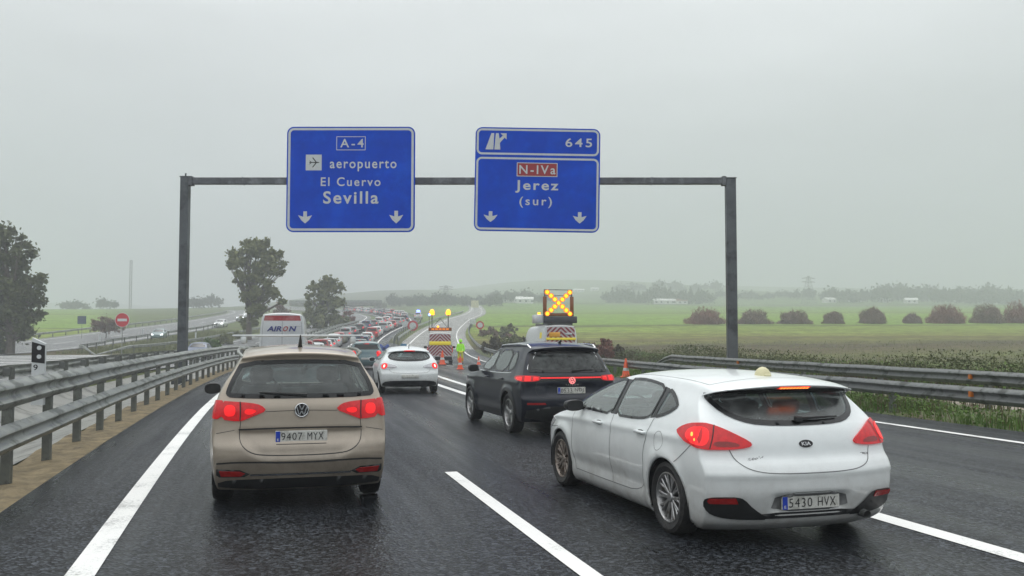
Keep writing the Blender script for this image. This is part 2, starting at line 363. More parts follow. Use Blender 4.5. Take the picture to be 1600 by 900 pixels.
def terrain_mat():
    m = bpy.data.materials.new('field_ground'); m.use_nodes = True; t = m.node_tree; b = t.nodes['Principled BSDF']
    geo = N(t, 'ShaderNodeNewGeometry'); sp = N(t, 'ShaderNodeSeparateXYZ'); LK(t, geo.outputs['Position'], sp.inputs[0])
    mp = N(t, 'ShaderNodeMapping'); mp.inputs['Scale'].default_value = (.012, .03, 0); LK(t, geo.outputs['Position'], mp.inputs[0])
    n = N(t, 'ShaderNodeTexNoise', i_Scale=1.0, i_Detail=6.0, i_Roughness=.6); LK(t, mp.outputs[0], n.inputs[0])
    a = N(t, 'ShaderNodeMath', operation='MULTIPLY_ADD'); a.inputs[1].default_value = 46; a.inputs[2].default_value = -23; LK(t, n.outputs[0], a.inputs[0])
    sk = N(t, 'ShaderNodeMath', operation='MULTIPLY_ADD'); sk.inputs[1].default_value = -.11; LK(t, sp.outputs[0], sk.inputs[0]); LK(t, sp.outputs[1], sk.inputs[2])
    y = N(t, 'ShaderNodeMath', operation='ADD'); LK(t, sk.outputs[0], y.inputs[0]); LK(t, a.outputs[0], y.inputs[1])
    dv = N(t, 'ShaderNodeMath', operation='DIVIDE'); dv.inputs[1].default_value = 1000; LK(t, y.outputs[0], dv.inputs[0])
    r = N(t, 'ShaderNodeValToRGB'); LK(t, dv.outputs[0], r.inputs[0]); cr = r.color_ramp
    stops = [(0, (.065, .085, .028)), (.045, (.09, .13, .03)), (.062, (.085, .115, .03)), (.074, (.085, .08, .035)), (.086, (.12, .14, .04)), (.10, (.10, .08, .042)),
             (.110, (.075, .065, .035)), (.117, (.15, .16, .045)), (.124, (.11, .09, .04)), (.131, (.18, .20, .05)), (.145, (.19, .25, .05)), (.163, (.20, .28, .05)), (.169, (.08, .085, .035)), (.174, (.18, .29, .055)),
             (.27, (.19, .29, .06)), (.285, (.13, .17, .05)), (.30, (.18, .28, .065)), (.5, (.13, .21, .06)), (.52, (.08, .10, .045)), (.60, (.12, .19, .06)), (.8, (.09, .12, .05)), (.85, (.13, .18, .07))]
    while len(cr.elements) > 1: cr.elements.remove(cr.elements[0])
    cr.elements[0].position = 0; cr.elements[0].color = (*stops[0][1], 1)
    for p, c in stops[1:]:
        e = cr.elements.new(p); e.color = (*c, 1)
    n2 = N(t, 'ShaderNodeTexNoise', i_Scale=.5, i_Detail=8.0, i_Roughness=.7); LK(t, geo.outputs['Position'], n2.inputs[0])
    r2 = N(t, 'ShaderNodeMapRange'); r2.inputs['From Min'].default_value = .3; r2.inputs['From Max'].default_value = .7
    r2.inputs['To Min'].default_value = .4; r2.inputs['To Max'].default_value = 1.55; LK(t, n2.outputs[0], r2.inputs[0])
    vm = N(t, 'ShaderNodeVectorMath', operation='MULTIPLY'); LK(t, r.outputs[0], vm.inputs[0]); LK(t, r2.outputs[0], vm.inputs[1])
    mp3 = N(t, 'ShaderNodeMapping'); mp3.inputs['Scale'].default_value = (.02, .35, 0); mp3.inputs['Rotation'].default_value = (0, 0, .1); LK(t, geo.outputs['Position'], mp3.inputs[0])
    n3 = N(t, 'ShaderNodeTexNoise', i_Scale=1.0, i_Detail=7.0, i_Roughness=.72); LK(t, mp3.outputs[0], n3.inputs[0])
    r3 = N(t, 'ShaderNodeMapRange'); r3.inputs['From Min'].default_value = .48; r3.inputs['From Max'].default_value = .66; r3.inputs['To Max'].default_value = .75; LK(t, n3.outputs[0], r3.inputs[0])
    m4 = N(t, 'ShaderNodeMixRGB'); LK(t, r3.outputs[0], m4.inputs[0]); LK(t, vm.outputs[0], m4.inputs[1]); m4.inputs[2].default_value = (.10, .085, .038, 1)
    dv2 = N(t, 'ShaderNodeMath', operation='DIVIDE'); LK(t, sp.outputs[0], dv2.inputs[0]); LK(t, sp.outputs[1], dv2.inputs[1])
    q1 = N(t, 'ShaderNodeMapRange'); q1.inputs['From Min'].default_value = -.46; q1.inputs['From Max'].default_value = -.40; LK(t, dv2.outputs[0], q1.inputs[0])
    q2 = N(t, 'ShaderNodeMapRange'); q2.inputs['From Min'].default_value = -.07; q2.inputs['From Max'].default_value = -.12; LK(t, dv2.outputs[0], q2.inputs[0])
    q3 = N(t, 'ShaderNodeMath', operation='MULTIPLY'); LK(t, q1.outputs[0], q3.inputs[0]); LK(t, q2.outputs[0], q3.inputs[1])
    q4 = N(t, 'ShaderNodeMath', operation='MULTIPLY'); q4.inputs[1].default_value = .8; LK(t, q3.outputs[0], q4.inputs[0])
    m6 = N(t, 'ShaderNodeMixRGB'); LK(t, q4.outputs[0], m6.inputs[0]); LK(t, m4.outputs[0], m6.inputs[1]); m6.inputs[2].default_value = (.10, .11, .06, 1)      # fallow field left of the road
    LK(t, m6.outputs[0], b.inputs['Base Color']); b.inputs['Roughness'].default_value = .95; b.inputs['Specular IOR Level'].default_value = .1
    return m
M_field = terrain_mat()
svals = list(np.arange(-14, 60, 2.0)) + list(np.arange(60, 240, 4.0)) + list(np.arange(240, 500, 10.0)) + list(np.arange(500, 1000, 25.0)) + list(np.arange(1000, 2500, 75.0))
ocore = [-60, -52, -46, -40, -36, -32, -28, -24, -20, -17, -15, -12, -9, -6.6, -6.1, -5.8, -5.5, -5.0, -4.5, -4.0, -3.5, -3.1, -2.8, -2.4, 0, 3, 6, 9, 12, 13.4, 14, 15, 16, 18, 20, 23, 26, 30, 34, 40, 50, 60]
outer = [70, 85, 100, 130, 170, 220, 290, 380, 500, 680, 900, 1200, 1600]
V = []; Fc = []
cols = [-o for o in reversed(outer)] + ocore + outer
for s in svals:
    lim = 60 + max(0, s) * 1.1 + 60
    k = min(1.0, lim / 1600)
    for o in cols:
        oo = o
        if abs(o) > 60:
            fr = (abs(o) - 60) / 1540; oo = math.copysign(60 + (abs(o) - 60) * (k if k < 1 else 1), o)
        x, y, t_ = ref(s, oo); z = float(H(x, y))
        if -6.2 <= o <= -2.5 and s < 140: z -= .5
        V.append((float(x), float(y), z))
nc = len(cols)
for i in range(len(svals)-1):
    for j in range(nc-1):
        a = i*nc+j; Fc.append((a, a+1, a+nc+1, a+nc))
tag(mkobj('ground', V, Fc, M_field, smooth=True), kind='structure')

def strip(name, s0, s1, oL, oR, dz, m, nx=6, step=None, zfun=None, parent=None, struct=True):
    fL = oL if callable(oL) else (lambda s: oL); fR = oR if callable(oR) else (lambda s: oR)
    ss = []; s = s0
    while s < s1 - 1e-6:
        ss.append(s); s += step or (1.0 if s < 60 else 2.0 if s < 150 else 4.0)
    ss.append(s1)
    V = []; U = []; Fs = []
    for s in ss:
        a, b = float(fL(s)), float(fR(s))
        for k in range(nx+1):
            o = a + (b-a)*k/nx; x, y, t_ = ref(s, o)
            z = float(H(x, y)) + dz + (zfun(k/nx, s) if zfun else 0)
            V.append((float(x), float(y), z)); U.append((o, s))
    n = nx+1
    for i in range(len(ss)-1):
        for k in range(nx): Fs.append((i*n+k, i*n+k+1, (i+1)*n+k+1, (i+1)*n+k))
    ob = mkobj(name, V, Fs, m, parent, uv=U, smooth=True)
    if struct: tag(ob, kind='structure')
    return ob
def nose(s): return float(np.clip((s-112)/8, 0, 1))
mainR = lambda s: 5.85 + (dm(s) + 1.0) * nose(s)
exL = lambda s: 5.85 - .7 * nose(s)
L4 = cubic([-60, 0, 20, 60, 100, 150, 200, 300, 400, 420], [11.3, 11.3, 11.35, 12.4, 12.6, 11.6, 11.2, 10.5, 10, 10])
exM = cubic([-60, 200, 260, 320, 420, 520], [0, 0, 1, 0, -4, -16])
strip('road', -14, 520, lambda s: -2.25+dm(s), mainR, .06, M_asph, 10)
strip('exit_road', -14, 104, exL, lambda s: L4(s)+1.3, .06, M_asph, 8)
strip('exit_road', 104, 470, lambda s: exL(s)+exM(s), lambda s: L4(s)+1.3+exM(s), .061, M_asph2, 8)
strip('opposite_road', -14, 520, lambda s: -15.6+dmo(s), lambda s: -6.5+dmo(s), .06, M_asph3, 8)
rn = cubic([-60, 0, 40, 60, 90, 116, 150, 190, 235, 300, 350], [-15.6, -15.6, -20, -25, -32, -30.5, -30, -36, -44, -60, -78])
rf = cubic([-60, 0, 40, 60, 90, 116, 150, 190, 235, 300, 350], [-24, -24, -32, -38, -46, -45, -45, -48, -55, -70, -87])
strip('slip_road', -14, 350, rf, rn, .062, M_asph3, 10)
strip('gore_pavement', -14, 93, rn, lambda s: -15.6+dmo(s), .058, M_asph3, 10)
# markings
PL = .066
def line(o, s0, s1, wd, parent=None, dz=PL): return strip('road_marking', s0, s1, lambda s: float(o(s))-wd/2, lambda s: float(o(s))+wd/2, dz, M_paint, 1)
line(lambda s: -1.22+dm(s)+.11*float(np.clip((22-s)/16, 0, 1)), -8, 500, .2)
for k in range(-1, 22):
    a = 5.9 + 17*k; line(lambda s: 2.25+dm(s)+.06*float(np.clip((s-6)/6, 0, 1)), a-.2, a+5.2, .15)
line(lambda s: 5.5+dm(s)*1.0, -8, 500, .22)
line(lambda s: (6.15 if s < 60 else 6.15 + .15*nose(s))+exM(s), 27, 430, .2, dz=PL+.001)
for k in range(0, 7): line(lambda s: 8.25+(L4(s)-11.3)*.5, 3.1+17*k, 8.3+17*k, .14)
line(lambda s: L4(s)+exM(s), -8, 430, .16, dz=PL+.001)
line(lambda s: -7.6+dmo(s), -8, 400, .2); line(lambda s: -14.8+dmo(s), -8, 400, .2)
for k in range(0, 16): line(lambda s: -11.2+dmo(s), 17*k, 17*k+5, .14)
line(lambda s: rf(s)+1.6, -8, 340, .2, dz=.068); line(lambda s: rn(s)-1.3, 60, 340, .2, dz=.068)
for k in range(2, 18): line(lambda s: (rf(s)+rn(s))/2, 17*k, 17*k+6, .16, dz=.068)
# diagonal hatching on the paved gore left
mbh = MB()
for k in range(9):
    sA = 52 + k*4.4
    pts = []
    for (ds, o) in ((0, 0), (1.0, 0), (1.0, 1), (0, 1)):
        s = sA + ds + (5.0*o); oo = float(rn(s))+1.2 if not o else min(-16.4+float(dmo(s)), -16.4)
        pts.append(s); pts.append(oo)
    nseg = 8
    for i in range(nseg):
        q = []
        for (tt, ds) in ((i/nseg, 0), ((i+1)/nseg, 0), ((i+1)/nseg, 1.1), (i/nseg, 1.1)):
            s = sA + ds + 5*tt; o = (float(rn(s))+1.0)*(1-tt) + (-16.4+float(dmo(s)))*tt
            v = W3(s, o, .066); q.append(v)
        mbh.add(q, [(0, 1, 2, 3)])
tag(mbh.obj('hatch_marking', M_paint), kind='structure')
# verge strips
M_sand = mat('sandy_verge', (.19, .15, .085), .95, 0, .35, 3, .8, 25, col2=(.10, .08, .05), c2s=4, c2t=(.5, .7), coords='Object')
M_conc = mat('wet_concrete', (.22, .22, .20), .5, 0, .3, 1.5, .2, 12, col2=(.11, .11, .095), c2s=1.3, rvar=.12)
strip('sandy_verge', -14, 130, lambda s: -3.0+dm(s), lambda s: -2.25+dm(s), .045, M_sand, 8, .5, zfun=lambda k, s: .025*math.sin(s*3.1+k*7)*(k < .8)+.02*math.sin(s*.9))
strip('drainage_channel', -14, 130, lambda s: -5.9+dmo(s), lambda s: -3.0+dm(s), .04, M_conc, 12, 1.0, zfun=lambda k, s: -.34*max(0, math.sin(math.pi*min(1, k*1.05)))**.8)
M_verge = mat('grassy_verge', (.075, .10, .03), .95, 0, .4, 1.5, .9, 14, col2=(.11, .085, .05), c2s=.9)
strip('verge', -14, 104, lambda s: L4(s)+1.3, lambda s: L4(s)+4.4, .05, M_verge, 6, zfun=lambda k, s: .12*k*math.sin(s*.7)**2)
M_path = mat('service_path', (.27, .235, .19), .9, 0, .3, 1.2, .4, 20, col2=(.16, .15, .12), c2s=.8)
strip('service_path', -14, 70, lambda s: L4(s)+4.4, lambda s: L4(s)+7.2, .055, M_path, 4)
# joints in the channel
mbj = MB()
for s in np.arange(2, 70, 2.5):
    pts = []
    for k in range(13):
        kk = k/12; o = (-5.9+dmo(s))*(1-kk) + (-3.0+dm(s))*kk; zz = .047-.34*max(0, math.sin(math.pi*min(1, kk*1.05)))**.8
        pts.append((W3(s, o, zz), W3(s+.03, o, zz)))
    for k in range(12): mbj.add([pts[k][0], pts[k+1][0], pts[k+1][1], pts[k][1]], [(0, 1, 2, 3)])
tag(mbj.obj('drainage_joint', M_seam), kind='structure')

# ------------------------------------------------------------------ guard rails
WP = [(0, 0), (.012, .02), (.075, .055), (.082, .085), (.02, .13), (.012, .155), (.02, .18), (.082, .225), (.075, .255), (.012, .29), (0, .31)]
def guard_rail(label, s0, s1, of, side, tops, spacing=2.0, terminal=None, postw=.12, back=False, group=None, pm=None, tend=None, rm=None, refl=None):
    """of(s): offset of the rail face line; side +1 = face looks to larger offset"""
    base = W3(s0, float(of(s0)), 0)
    root = empty('guard_rail', base, 0, label, 'guard rail', group)
    ss = list(np.arange(s0, s1, 1.0 if s1 < 140 else 2.0)) + [s1]
    def hf(s):
        if terminal and s < s0+terminal: return (s-s0)/terminal
        if tend and s > s1-tend: return max(.02, (s1-s)/tend)
        return 1.0
    for top in tops:
        V = []; Fs = []; n = len(WP)
        for s in ss:
            h = hf(s); o = float(of(s))
            wob = .006*math.sin(s*1.7+top*9)+.004*math.sin(s*4.1)
            for (d, z) in WP: V.append(W3(s, o+side*(d+wob), (top-.31)*h + z*(.35+.65*h) + .0 + wob) - base)
            for (d, z) in WP: V.append(W3(s, o+side*(d+wob-.006), (top-.31)*h + z*(.35+.65*h) + .0+wob) - base)
        m = 2*n
        for i in range(len(ss)-1):
            for k in range(n-1):
                a = i*m+k; Fs.append((a, a+1, a+m+1, a+m)); b = a+n; Fs.append((b+m, b+m+1, b+1, b))
            Fs.append((i*m, i*m+m, i*m+m+n, i*m+n)); Fs.append((i*m+n-1, i*m+2*n-1, i*m+m+2*n-1, i*m+m+n-1))
        Fs.append(tuple(range(n)) + tuple(range(2*n-1, n-1, -1)))
        e = (len(ss)-1)*m; Fs.append(tuple(e+k for k in range(n-1, -1, -1)) + tuple(e+k for k in range(n, 2*n)))
        o_ = mkobj('rail', V, Fs, rm or M_galv, root); autosmooth(o_, 50)
    for (s, z) in (refl or ()):
        M = Matrix.Translation(W3(s, float(of(s)), z)-base) @ Matrix.Rotation(-float(np.interp(s, _S, _T)), 4, 'Z')
        mb = MB(); mb.box((side*.05-.01, -.06, -.05), (side*.05+.05*side if side > 0 else side*.05+.01, .0, .05), M) if side > 0 else mb.box((-.11, -.06, -.05), (-.04, .0, .05), M); mb.obj('reflector', M_ambo, o_)
    H1 = max(tops)
    mb = MB(); t = .006; wd = postw/2
    mb.box((-.05, -wd, -.4), (.05, -wd+t, 1)); mb.box((-.05, wd-t, -.4), (.05, wd, 1)); mb.box((.044, -wd+t, -.4), (.05, wd-t, 1)); mb.box((-.05, -wd+t, -.4), (-.044, -wd+.035, 1)); mb.box((-.05, wd-.035, -.4), (-.044, wd-t, 1))
    mesh = None; first = True; cnt = 0
    for s in np.arange(s0+.6+(terminal or 0)*.4, s1, spacing):
        cnt += 1
        if cnt > 95: break
        h = hf(s)
        if first:
            p = mb.obj('post', pm or M_post, root); mesh = p.data; first = False
        else:
            p = bpy.data.objects.new('post', mesh); link(p, root)
        back_off = .075 + (.12 if back else .012)
        loc = W3(s, float(of(s))-side*back_off, 0) - base
        p.location = loc; p.rotation_euler = (0, 0, -float(np.interp(s, _S, _T)) + (math.pi if side < 0 else 0)); p.scale = (1, 1, max(.15, (H1-.03)*h))
        if back and s < s0+70:
            b2 = MB(); b2.box((-.16, -.09, 0), (.0, .09, .2)); 
            if not getattr(guard_rail, 'blk', None): guard_rail.blk = b2.obj('spacer', M_galvd, root); q = guard_rail.blk
            else: q = bpy.data.objects.new('spacer', guard_rail.blk.data); link(q, root)
            q.location = W3(s, float(of(s))-side*.02, (H1-.25)*h) - base; q.rotation_euler = p.rotation_euler
            if side > 0: q.rotation_euler = p.rotation_euler
            else: pass
    return root
guard_rail('tall weathered guard rail with two stacked beams beside the left lane', -3, 170, lambda s: -2.58+dm(s), 1, (1.22, .74), 2.0, postw=.13)
guard_rail('second median guard rail seen from behind, beyond the concrete channel', -3, 175, lambda s: -6.15+dmo(s), -1, (.98,), 2.7, back=True)
guard_rail('guard rail with sloping end at the nose, beside the opposite carriageway', 92, 160, lambda s: np.interp(s, [92, 100, 120, 160], [-21.5, -19.5, -17.6, -17.0])+dmo(s), 1, (.85,), 4, terminal=6)
guard_rail('guard rail with sloping end at the nose, along the far slip road', 92, 175, lambda s: np.interp(s, [92, 100, 116, 150, 190], [-22.5, -27.0, -29.2, -29.0, -34.5]), -1, (.85,), 4, terminal=6)
guard_rail('guard rail along the outer edge of the far slip road, below the field', 40, 300, lambda s: rf(s)-.9, 1, (.8,), 4)
guard_rail('near guard rail on the right behind the white hatchback, edging the hard shoulder', 1, 200, lambda s: L4(s)+1.75+.0, -1, (.74,), 4, pm=M_post, rm=M_galvd, refl=[(6.9, .6), (15, .6), (27, .6), (39, .6)])
guard_rail('higher guard rail with a sloping end in front of the right gantry post', -3, 41, lambda s: L4(s)+4.2, -1, (.92,), 4, tend=3.5, pm=M_post, rm=M_galvd, refl=[(10, .78), (18, .78), (30, .78)]) 
guard_rail('guard rail curving between the queue and the exit road', 116, 300, lambda s: exL(s)+exM(s)-.5, 1, (.8,), 4)
guard_rail('guard rail at the inner edge of the queueing carriageway beyond the nose', 116, 330, lambda s: 7.5+dm(s), -1, (.8,), 4)
# ------------------------------------------------------------------ vehicles
def chaikin(p, n=2, closed=True):
    p = [tuple(map(float, q)) for q in p]
    for _ in range(n):
        q = []
        m = len(p)
        for i in range(m if closed else m-1):
            a = p[i]; b = p[(i+1) % m]
            q.append((.75*a[0]+.25*b[0], .75*a[1]+.25*b[1])); q.append((.25*a[0]+.75*b[0], .25*a[1]+.75*b[1]))
        if not closed: q = [p[0]] + q + [p[-1]]
        p = q
    return p
def resample(p, d, closed=True):
    out = []; m = len(p)
    for i in range(m if closed else m-1):
        a = p[i]; b = p[(i+1) % m]; L = math.hypot(b[0]-a[0], b[1]-a[1]); k = max(1, int(round(L/d)))
        for j in range(k): out.append((a[0]+(b[0]-a[0])*j/k, a[1]+(b[1]-a[1])*j/k))
    if not closed: out.append(p[-1])
    res = [out[0]]
    for q in out[1:]:
        if math.hypot(q[0]-res[-1][0], q[1]-res[-1][1]) > d*.25: res.append(q)
    return res
def area(p): return sum(p[i-1][0]*p[i][1]-p[i][0]*p[i-1][1] for i in range(len(p)))/2
def offset(p, d):
    if area(p) < 0: d = -d
    o = []; n = len(p)
    for i in range(n):
        a, b, c = p[i-1], p[i], p[(i+1) % n]
        n1 = (b[1]-a[1], -(b[0]-a[0])); n2 = (c[1]-b[1], -(c[0]-b[0]))
        l1 = math.hypot(*n1) or 1; l2 = math.hypot(*n2) or 1
        v = (n1[0]/l1+n2[0]/l2, n1[1]/l1+n2[1]/l2); L = math.hypot(*v) or 1
        o.append((b[0]+v[0]/L*d, b[1]+v[1]/L*d))
    return o
def inside(px, py, poly):
    """vectorised point in polygon"""
    px = np.asarray(px); py = np.asarray(py); r = np.zeros(px.shape, bool); n = len(poly)
    for i in range(n):
        x0, y0 = poly[i-1]; x1, y1 = poly[i]
        if y0 == y1: continue
        c = ((y0 > py) != (y1 > py)) & (px < (x1-x0)*(py-y0)/(y1-y0)+x0)
        r ^= c
    return r
def nearest_on(px, py, poly):
    best = np.full(px.shape, 1e9); bx = px.copy(); by = py.copy(); n = len(poly)
    for i in range(n):
        x0, y0 = poly[i-1]; x1, y1 = poly[i]; dx, dy = x1-x0, y1-y0; L = dx*dx+dy*dy or 1e-12
        t = np.clip(((px-x0)*dx+(py-y0)*dy)/L, 0, 1); qx = x0+t*dx; qy = y0+t*dy; d = np.hypot(px-qx, py-qy)
        k = d < best; best[k] = d[k]; bx[k] = qx[k]; by[k] = qy[k]
    return best, bx, by

class Body:
    """A closed car body: a finely divided box mapped through profile curves. x forward from the rear bumper, y left, z up."""
    VIEWS = {'L': (Vector((0, -1, 0)), Vector((1, 0, 0)), Vector((0, 0, 1))),
             'R': (Vector((0, 1, 0)), Vector((1, 0, 0)), Vector((0, 0, 1))),
             'B': (Vector((1, 0, 0)), Vector((0, 1, 0)), Vector((0, 0, 1))),
             'F': (Vector((-1, 0, 0)), Vector((0, 1, 0)), Vector((0, 0, 1))),
             'T': (Vector((0, 0, -1)), Vector((1, 0, 0)), Vector((0, 1, 0)))}
    _a = math.sqrt(.5)
    VIEWS['BL'] = (Vector((_a, -_a, 0)), Vector((_a, _a, 0)), Vector((0, 0, 1)))     # obliquely onto the rear left corner
    VIEWS['BR'] = (Vector((_a, _a, 0)), Vector((_a, -_a, 0)), Vector((0, 0, 1)))
    def __init__(s, P, res=(110, 40, 36), smooth=3):
        s.P = P; nu, nw, nv = res
        T = cubic(*zip(*P['top'])); xr = cubic(*zip(*P['rear'])); xf = cubic(*zip(*P['front']))
        plan = cubic(*zip(*P['plan'])); sec = cubic(*zip(*P['sec'])); W = P['W']/2; zb = P['zb']
        xtr, xtf = P['top'][0][0], P['top'][-1][0]
        idx = {}; V = []
        wheels = P['wheels']; RA = P['RA']
        def pos(iu, iv, iw):
            u = iu/nu; v = 2*iv/nv-1; w_ = iw/nw
            u = .5*(u + (.5-.5*math.cos(math.pi*u)))
            xt = xtr+(xtf-xtr)*u; zt = float(T(xt)); z0 = zb+(zt-zb)*w_
            x = xt+(1-u)**4*(float(xr(z0))-xtr)+u**5*(float(xf(z0))-xtf)
            hw = W*float(plan(x))*float(sec(z0))
            for (wx, wz) in wheels:
                r = math.hypot(x-wx, z0-wz); 
                if z0 > .1: hw += P.get('flare', .018)*math.exp(-((r-RA-.02)/.07)**2)
            if 'side' in P: hw += P['side'](x, z0)
            y = v*hw
            cr = P.get('crown', .05)
            z = z0-cr*(abs(v)**2.2)*w_**8
            x += (1-u)**7*P.get('rb', .10)*abs(v)**P.get('rbe', 3)-u**7*P.get('fb', .25)*abs(v)**2.5
            if 'reardisp' in P: x += (1-u)**10*P['reardisp'](y, z0)
            return (x, y, z)
        def vid(iu, iv, iw):
            k = (iu, iv, iw)
            if k not in idx: idx[k] = len(V); V.append(pos(*k))
            return idx[k]
        Fs = []
        for i in range(nu):
            for k in range(nw):
                Fs.append((vid(i, nv, k), vid(i, nv, k+1), vid(i+1, nv, k+1), vid(i+1, nv, k)))
                Fs.append((vid(i, 0, k), vid(i+1, 0, k), vid(i+1, 0, k+1), vid(i, 0, k+1)))
            for j in range(nv):
                Fs.append((vid(i, j, nw), vid(i+1, j, nw), vid(i+1, j+1, nw), vid(i, j+1, nw)))
                Fs.append((vid(i, j, 0), vid(i, j+1, 0), vid(i+1, j+1, 0), vid(i+1, j, 0)))
        for j in range(nv):
            for k in range(nw):
                Fs.append((vid(0, j, k), vid(0, j, k+1), vid(0, j+1, k+1), vid(0, j+1, k)))
                Fs.append((vid(nu, j, k), vid(nu, j+1, k), vid(nu, j+1, k+1), vid(nu, j, k+1)))
        V = np.array(V); Fs = np.array(Fs)
        # smoothing
        E = np.concatenate([Fs[:, [0, 1]], Fs[:, [1, 2]], Fs[:, [2, 3]], Fs[:, [3, 0]]])
        for _ in range(smooth):
            acc = np.zeros_like(V); cnt = np.zeros(len(V))
            np.add.at(acc, E[:, 0], V[E[:, 1]]); np.add.at(acc, E[:, 1], V[E[:, 0]])
            np.add.at(cnt, E[:, 0], 1); np.add.at(cnt, E[:, 1], 1)
            V = .5*V+.5*acc/cnt[:, None]
        s.V = V; s.F = Fs; s.keep = np.ones(len(Fs), bool)
        s.bvh = BVHTree.FromPolygons([tuple(v) for v in V], [tuple(map(int, f)) for f in Fs])
        a = V[Fs[:, 2]]-V[Fs[:, 0]]; b = V[Fs[:, 3]]-V[Fs[:, 1]]; n = np.cross(a, b); s.FN = n/np.maximum(1e-12, np.linalg.norm(n, axis=1))[:, None]
        # make sure normals point outwards
        c = V[Fs].mean(1)
        s.flip = (s.FN[:nu*nw*2:2, 1].mean() < 0)
        if s.flip: s.FN = -s.FN; s.F = s.F[:, ::-1]
    def proj(s, view, a, b, off=0.0):
        d, e1, e2 = s.VIEWS[view]
        if view in ('BL', 'BR'): o = e1*a+e2*b-d*6
        else: o = e1*a+e2*b-d*9
        h = s.bvh.ray_cast(o, d)
        if h[0] is None:
            q = s.bvh.find_nearest(e1*a+e2*b-d*1.2); p, n = q[0], q[1]
        else: p, n = h[0], h[1]
        if n.dot(d) > 0: n = -n
        return p+n*off
    def cut(s, view, poly, cell=.028, snap=True, nmin=.12):
        d, e1, e2 = (np.array(q) for q in s.VIEWS[view])
        C = s.V[s.F].mean(1); fac = -(s.FN @ d) > nmin
        if view in ('L', 'R'): side = np.where(C[:, 1] > 0, 1, -1) == (1 if view == 'L' else -1)
        elif view == 'B': side = C[:, 0] < s.P['top'][0][0]+1.0
        elif view == 'F': side = C[:, 0] > 1.5
        else: side = np.ones(len(C), bool)
        ok = fac & side
        rem = ok & inside(C @ e1, C @ e2, poly) & s.keep
        s.keep &= ~rem
        if snap:
            vs = np.intersect1d(np.unique(s.F[rem]), np.unique(s.F[s.keep])); pv = s.V[vs]; pa = pv @ e1; pb = pv @ e2
            dist, qx, qy = nearest_on(pa, pb, poly)
            for i in np.nonzero(dist < cell*1.6)[0]:
                h = s.bvh.ray_cast(Vector(e1)*qx[i]+Vector(e2)*qy[i]-Vector(d)*9, Vector(d))
                if h[0] is not None and (h[0]-Vector(pv[i])).length < .12: s.V[vs[i]] = h[0]
    def obj(s, name, mats, parent):
        F2 = s.F[s.keep]; used = np.unique(F2); mp = -np.ones(len(s.V), int); mp[used] = np.arange(len(used))
        o = mkobj(name, s.V[used], [tuple(map(int, mp[f])) for f in F2], mats, parent, smooth=True)
        return o
    def arches(s):
        for (wx, wz) in s.P['wheels']:
            R = s.P['RA']; circ = [(wx+R*math.cos(t), wz+R*math.sin(t)) for t in np.linspace(-.25, math.pi+.25, 60)]
            poly = [(wx+R*1.0, -.1)]+circ+[(wx-R*1.0, -.1)]
            for vw in 'LR': s.cut(vw, poly, .03)
            C = s.V[s.F].mean(1)
            s.keep &= ~((C[:, 2] < s.P['zb']+.05) & (abs(C[:, 0]-wx) < R) & (abs(C[:, 1]) > s.P['W']/2-.30))

def decal(B, name, view, poly, m, parent, off=.004, hole=None, cell=.045, smooth=True, label=None, thick=0):
    poly = resample(poly, cell*.8)
    hole = resample(hole, cell*.8) if hole else None
    pts = list(poly); edges = [(i, (i+1) % len(poly)) for i in range(len(poly))]
    if hole:
        b = len(pts); pts += hole; edges += [(b+i, b+(i+1) % len(hole)) for i in range(len(hole))]
    xs = [p[0] for p in poly]; ys = [p[1] for p in poly]
    gx, gy = np.meshgrid(np.arange(min(xs), max(xs), cell), np.arange(min(ys), max(ys), cell)); gx = gx.ravel(); gy = gy.ravel()
    if len(gx):
        ok = inside(gx, gy, poly); d, _, _ = nearest_on(gx, gy, poly); ok &= d > cell*.45
        if hole: ok &= ~inside(gx, gy, hole)
        pts += list(zip(gx[ok].tolist(), gy[ok].tolist()))
    r = delaunay_2d_cdt([Vector(p) for p in pts], edges, [], 0, 1e-6)
    v2 = [tuple(v) for v in r[0]]; f2 = r[2]
    C = np.array([np.mean([v2[i] for i in f], axis=0) for f in f2])
    ok = inside(C[:, 0], C[:, 1], poly)
    if hole: ok &= ~inside(C[:, 0], C[:, 1], hole)
    F2 = [f for f, k in zip(f2, ok) if k]
    V3 = [B.proj(view, a, b, off) for a, b in v2]
    flipn = {'L': 1, 'R': 0, 'B': 1, 'F': 0, 'T': 0, 'BL': 1, 'BR': 0}[view]
    # orientation check
    if F2:
        f = F2[len(F2)//2]; n = (V3[f[1]]-V3[f[0]]).cross(V3[f[2]]-V3[f[0]])
        if n.dot(B.VIEWS[view][0]) > 0: F2 = [tuple(reversed(f)) for f in F2]
    if thick:                                     # rim down to the body so that it has depth
        b = len(V3); n0 = len(v2); V3 += [B.proj(view, a, bb, -.004) for a, bb in v2]
        from collections import Counter
        ec = Counter()
        for f in F2:
            for i in range(len(f)): ec[(f[i], f[(i+1) % len(f)])] += 1
        for (i, j) in list(ec):
            if (j, i) not in ec: F2.append((j, i, i+b, j+b))
    used = sorted({i for f in F2 for i in f}); mp = {k: i for i, k in enumerate(used)}
    o = mkobj(name, [V3[k] for k in used], [tuple(mp[i] for i in f) for f in F2], m, parent, smooth=smooth)
    if thick: autosmooth(o, 40)
    return tag(o, label)
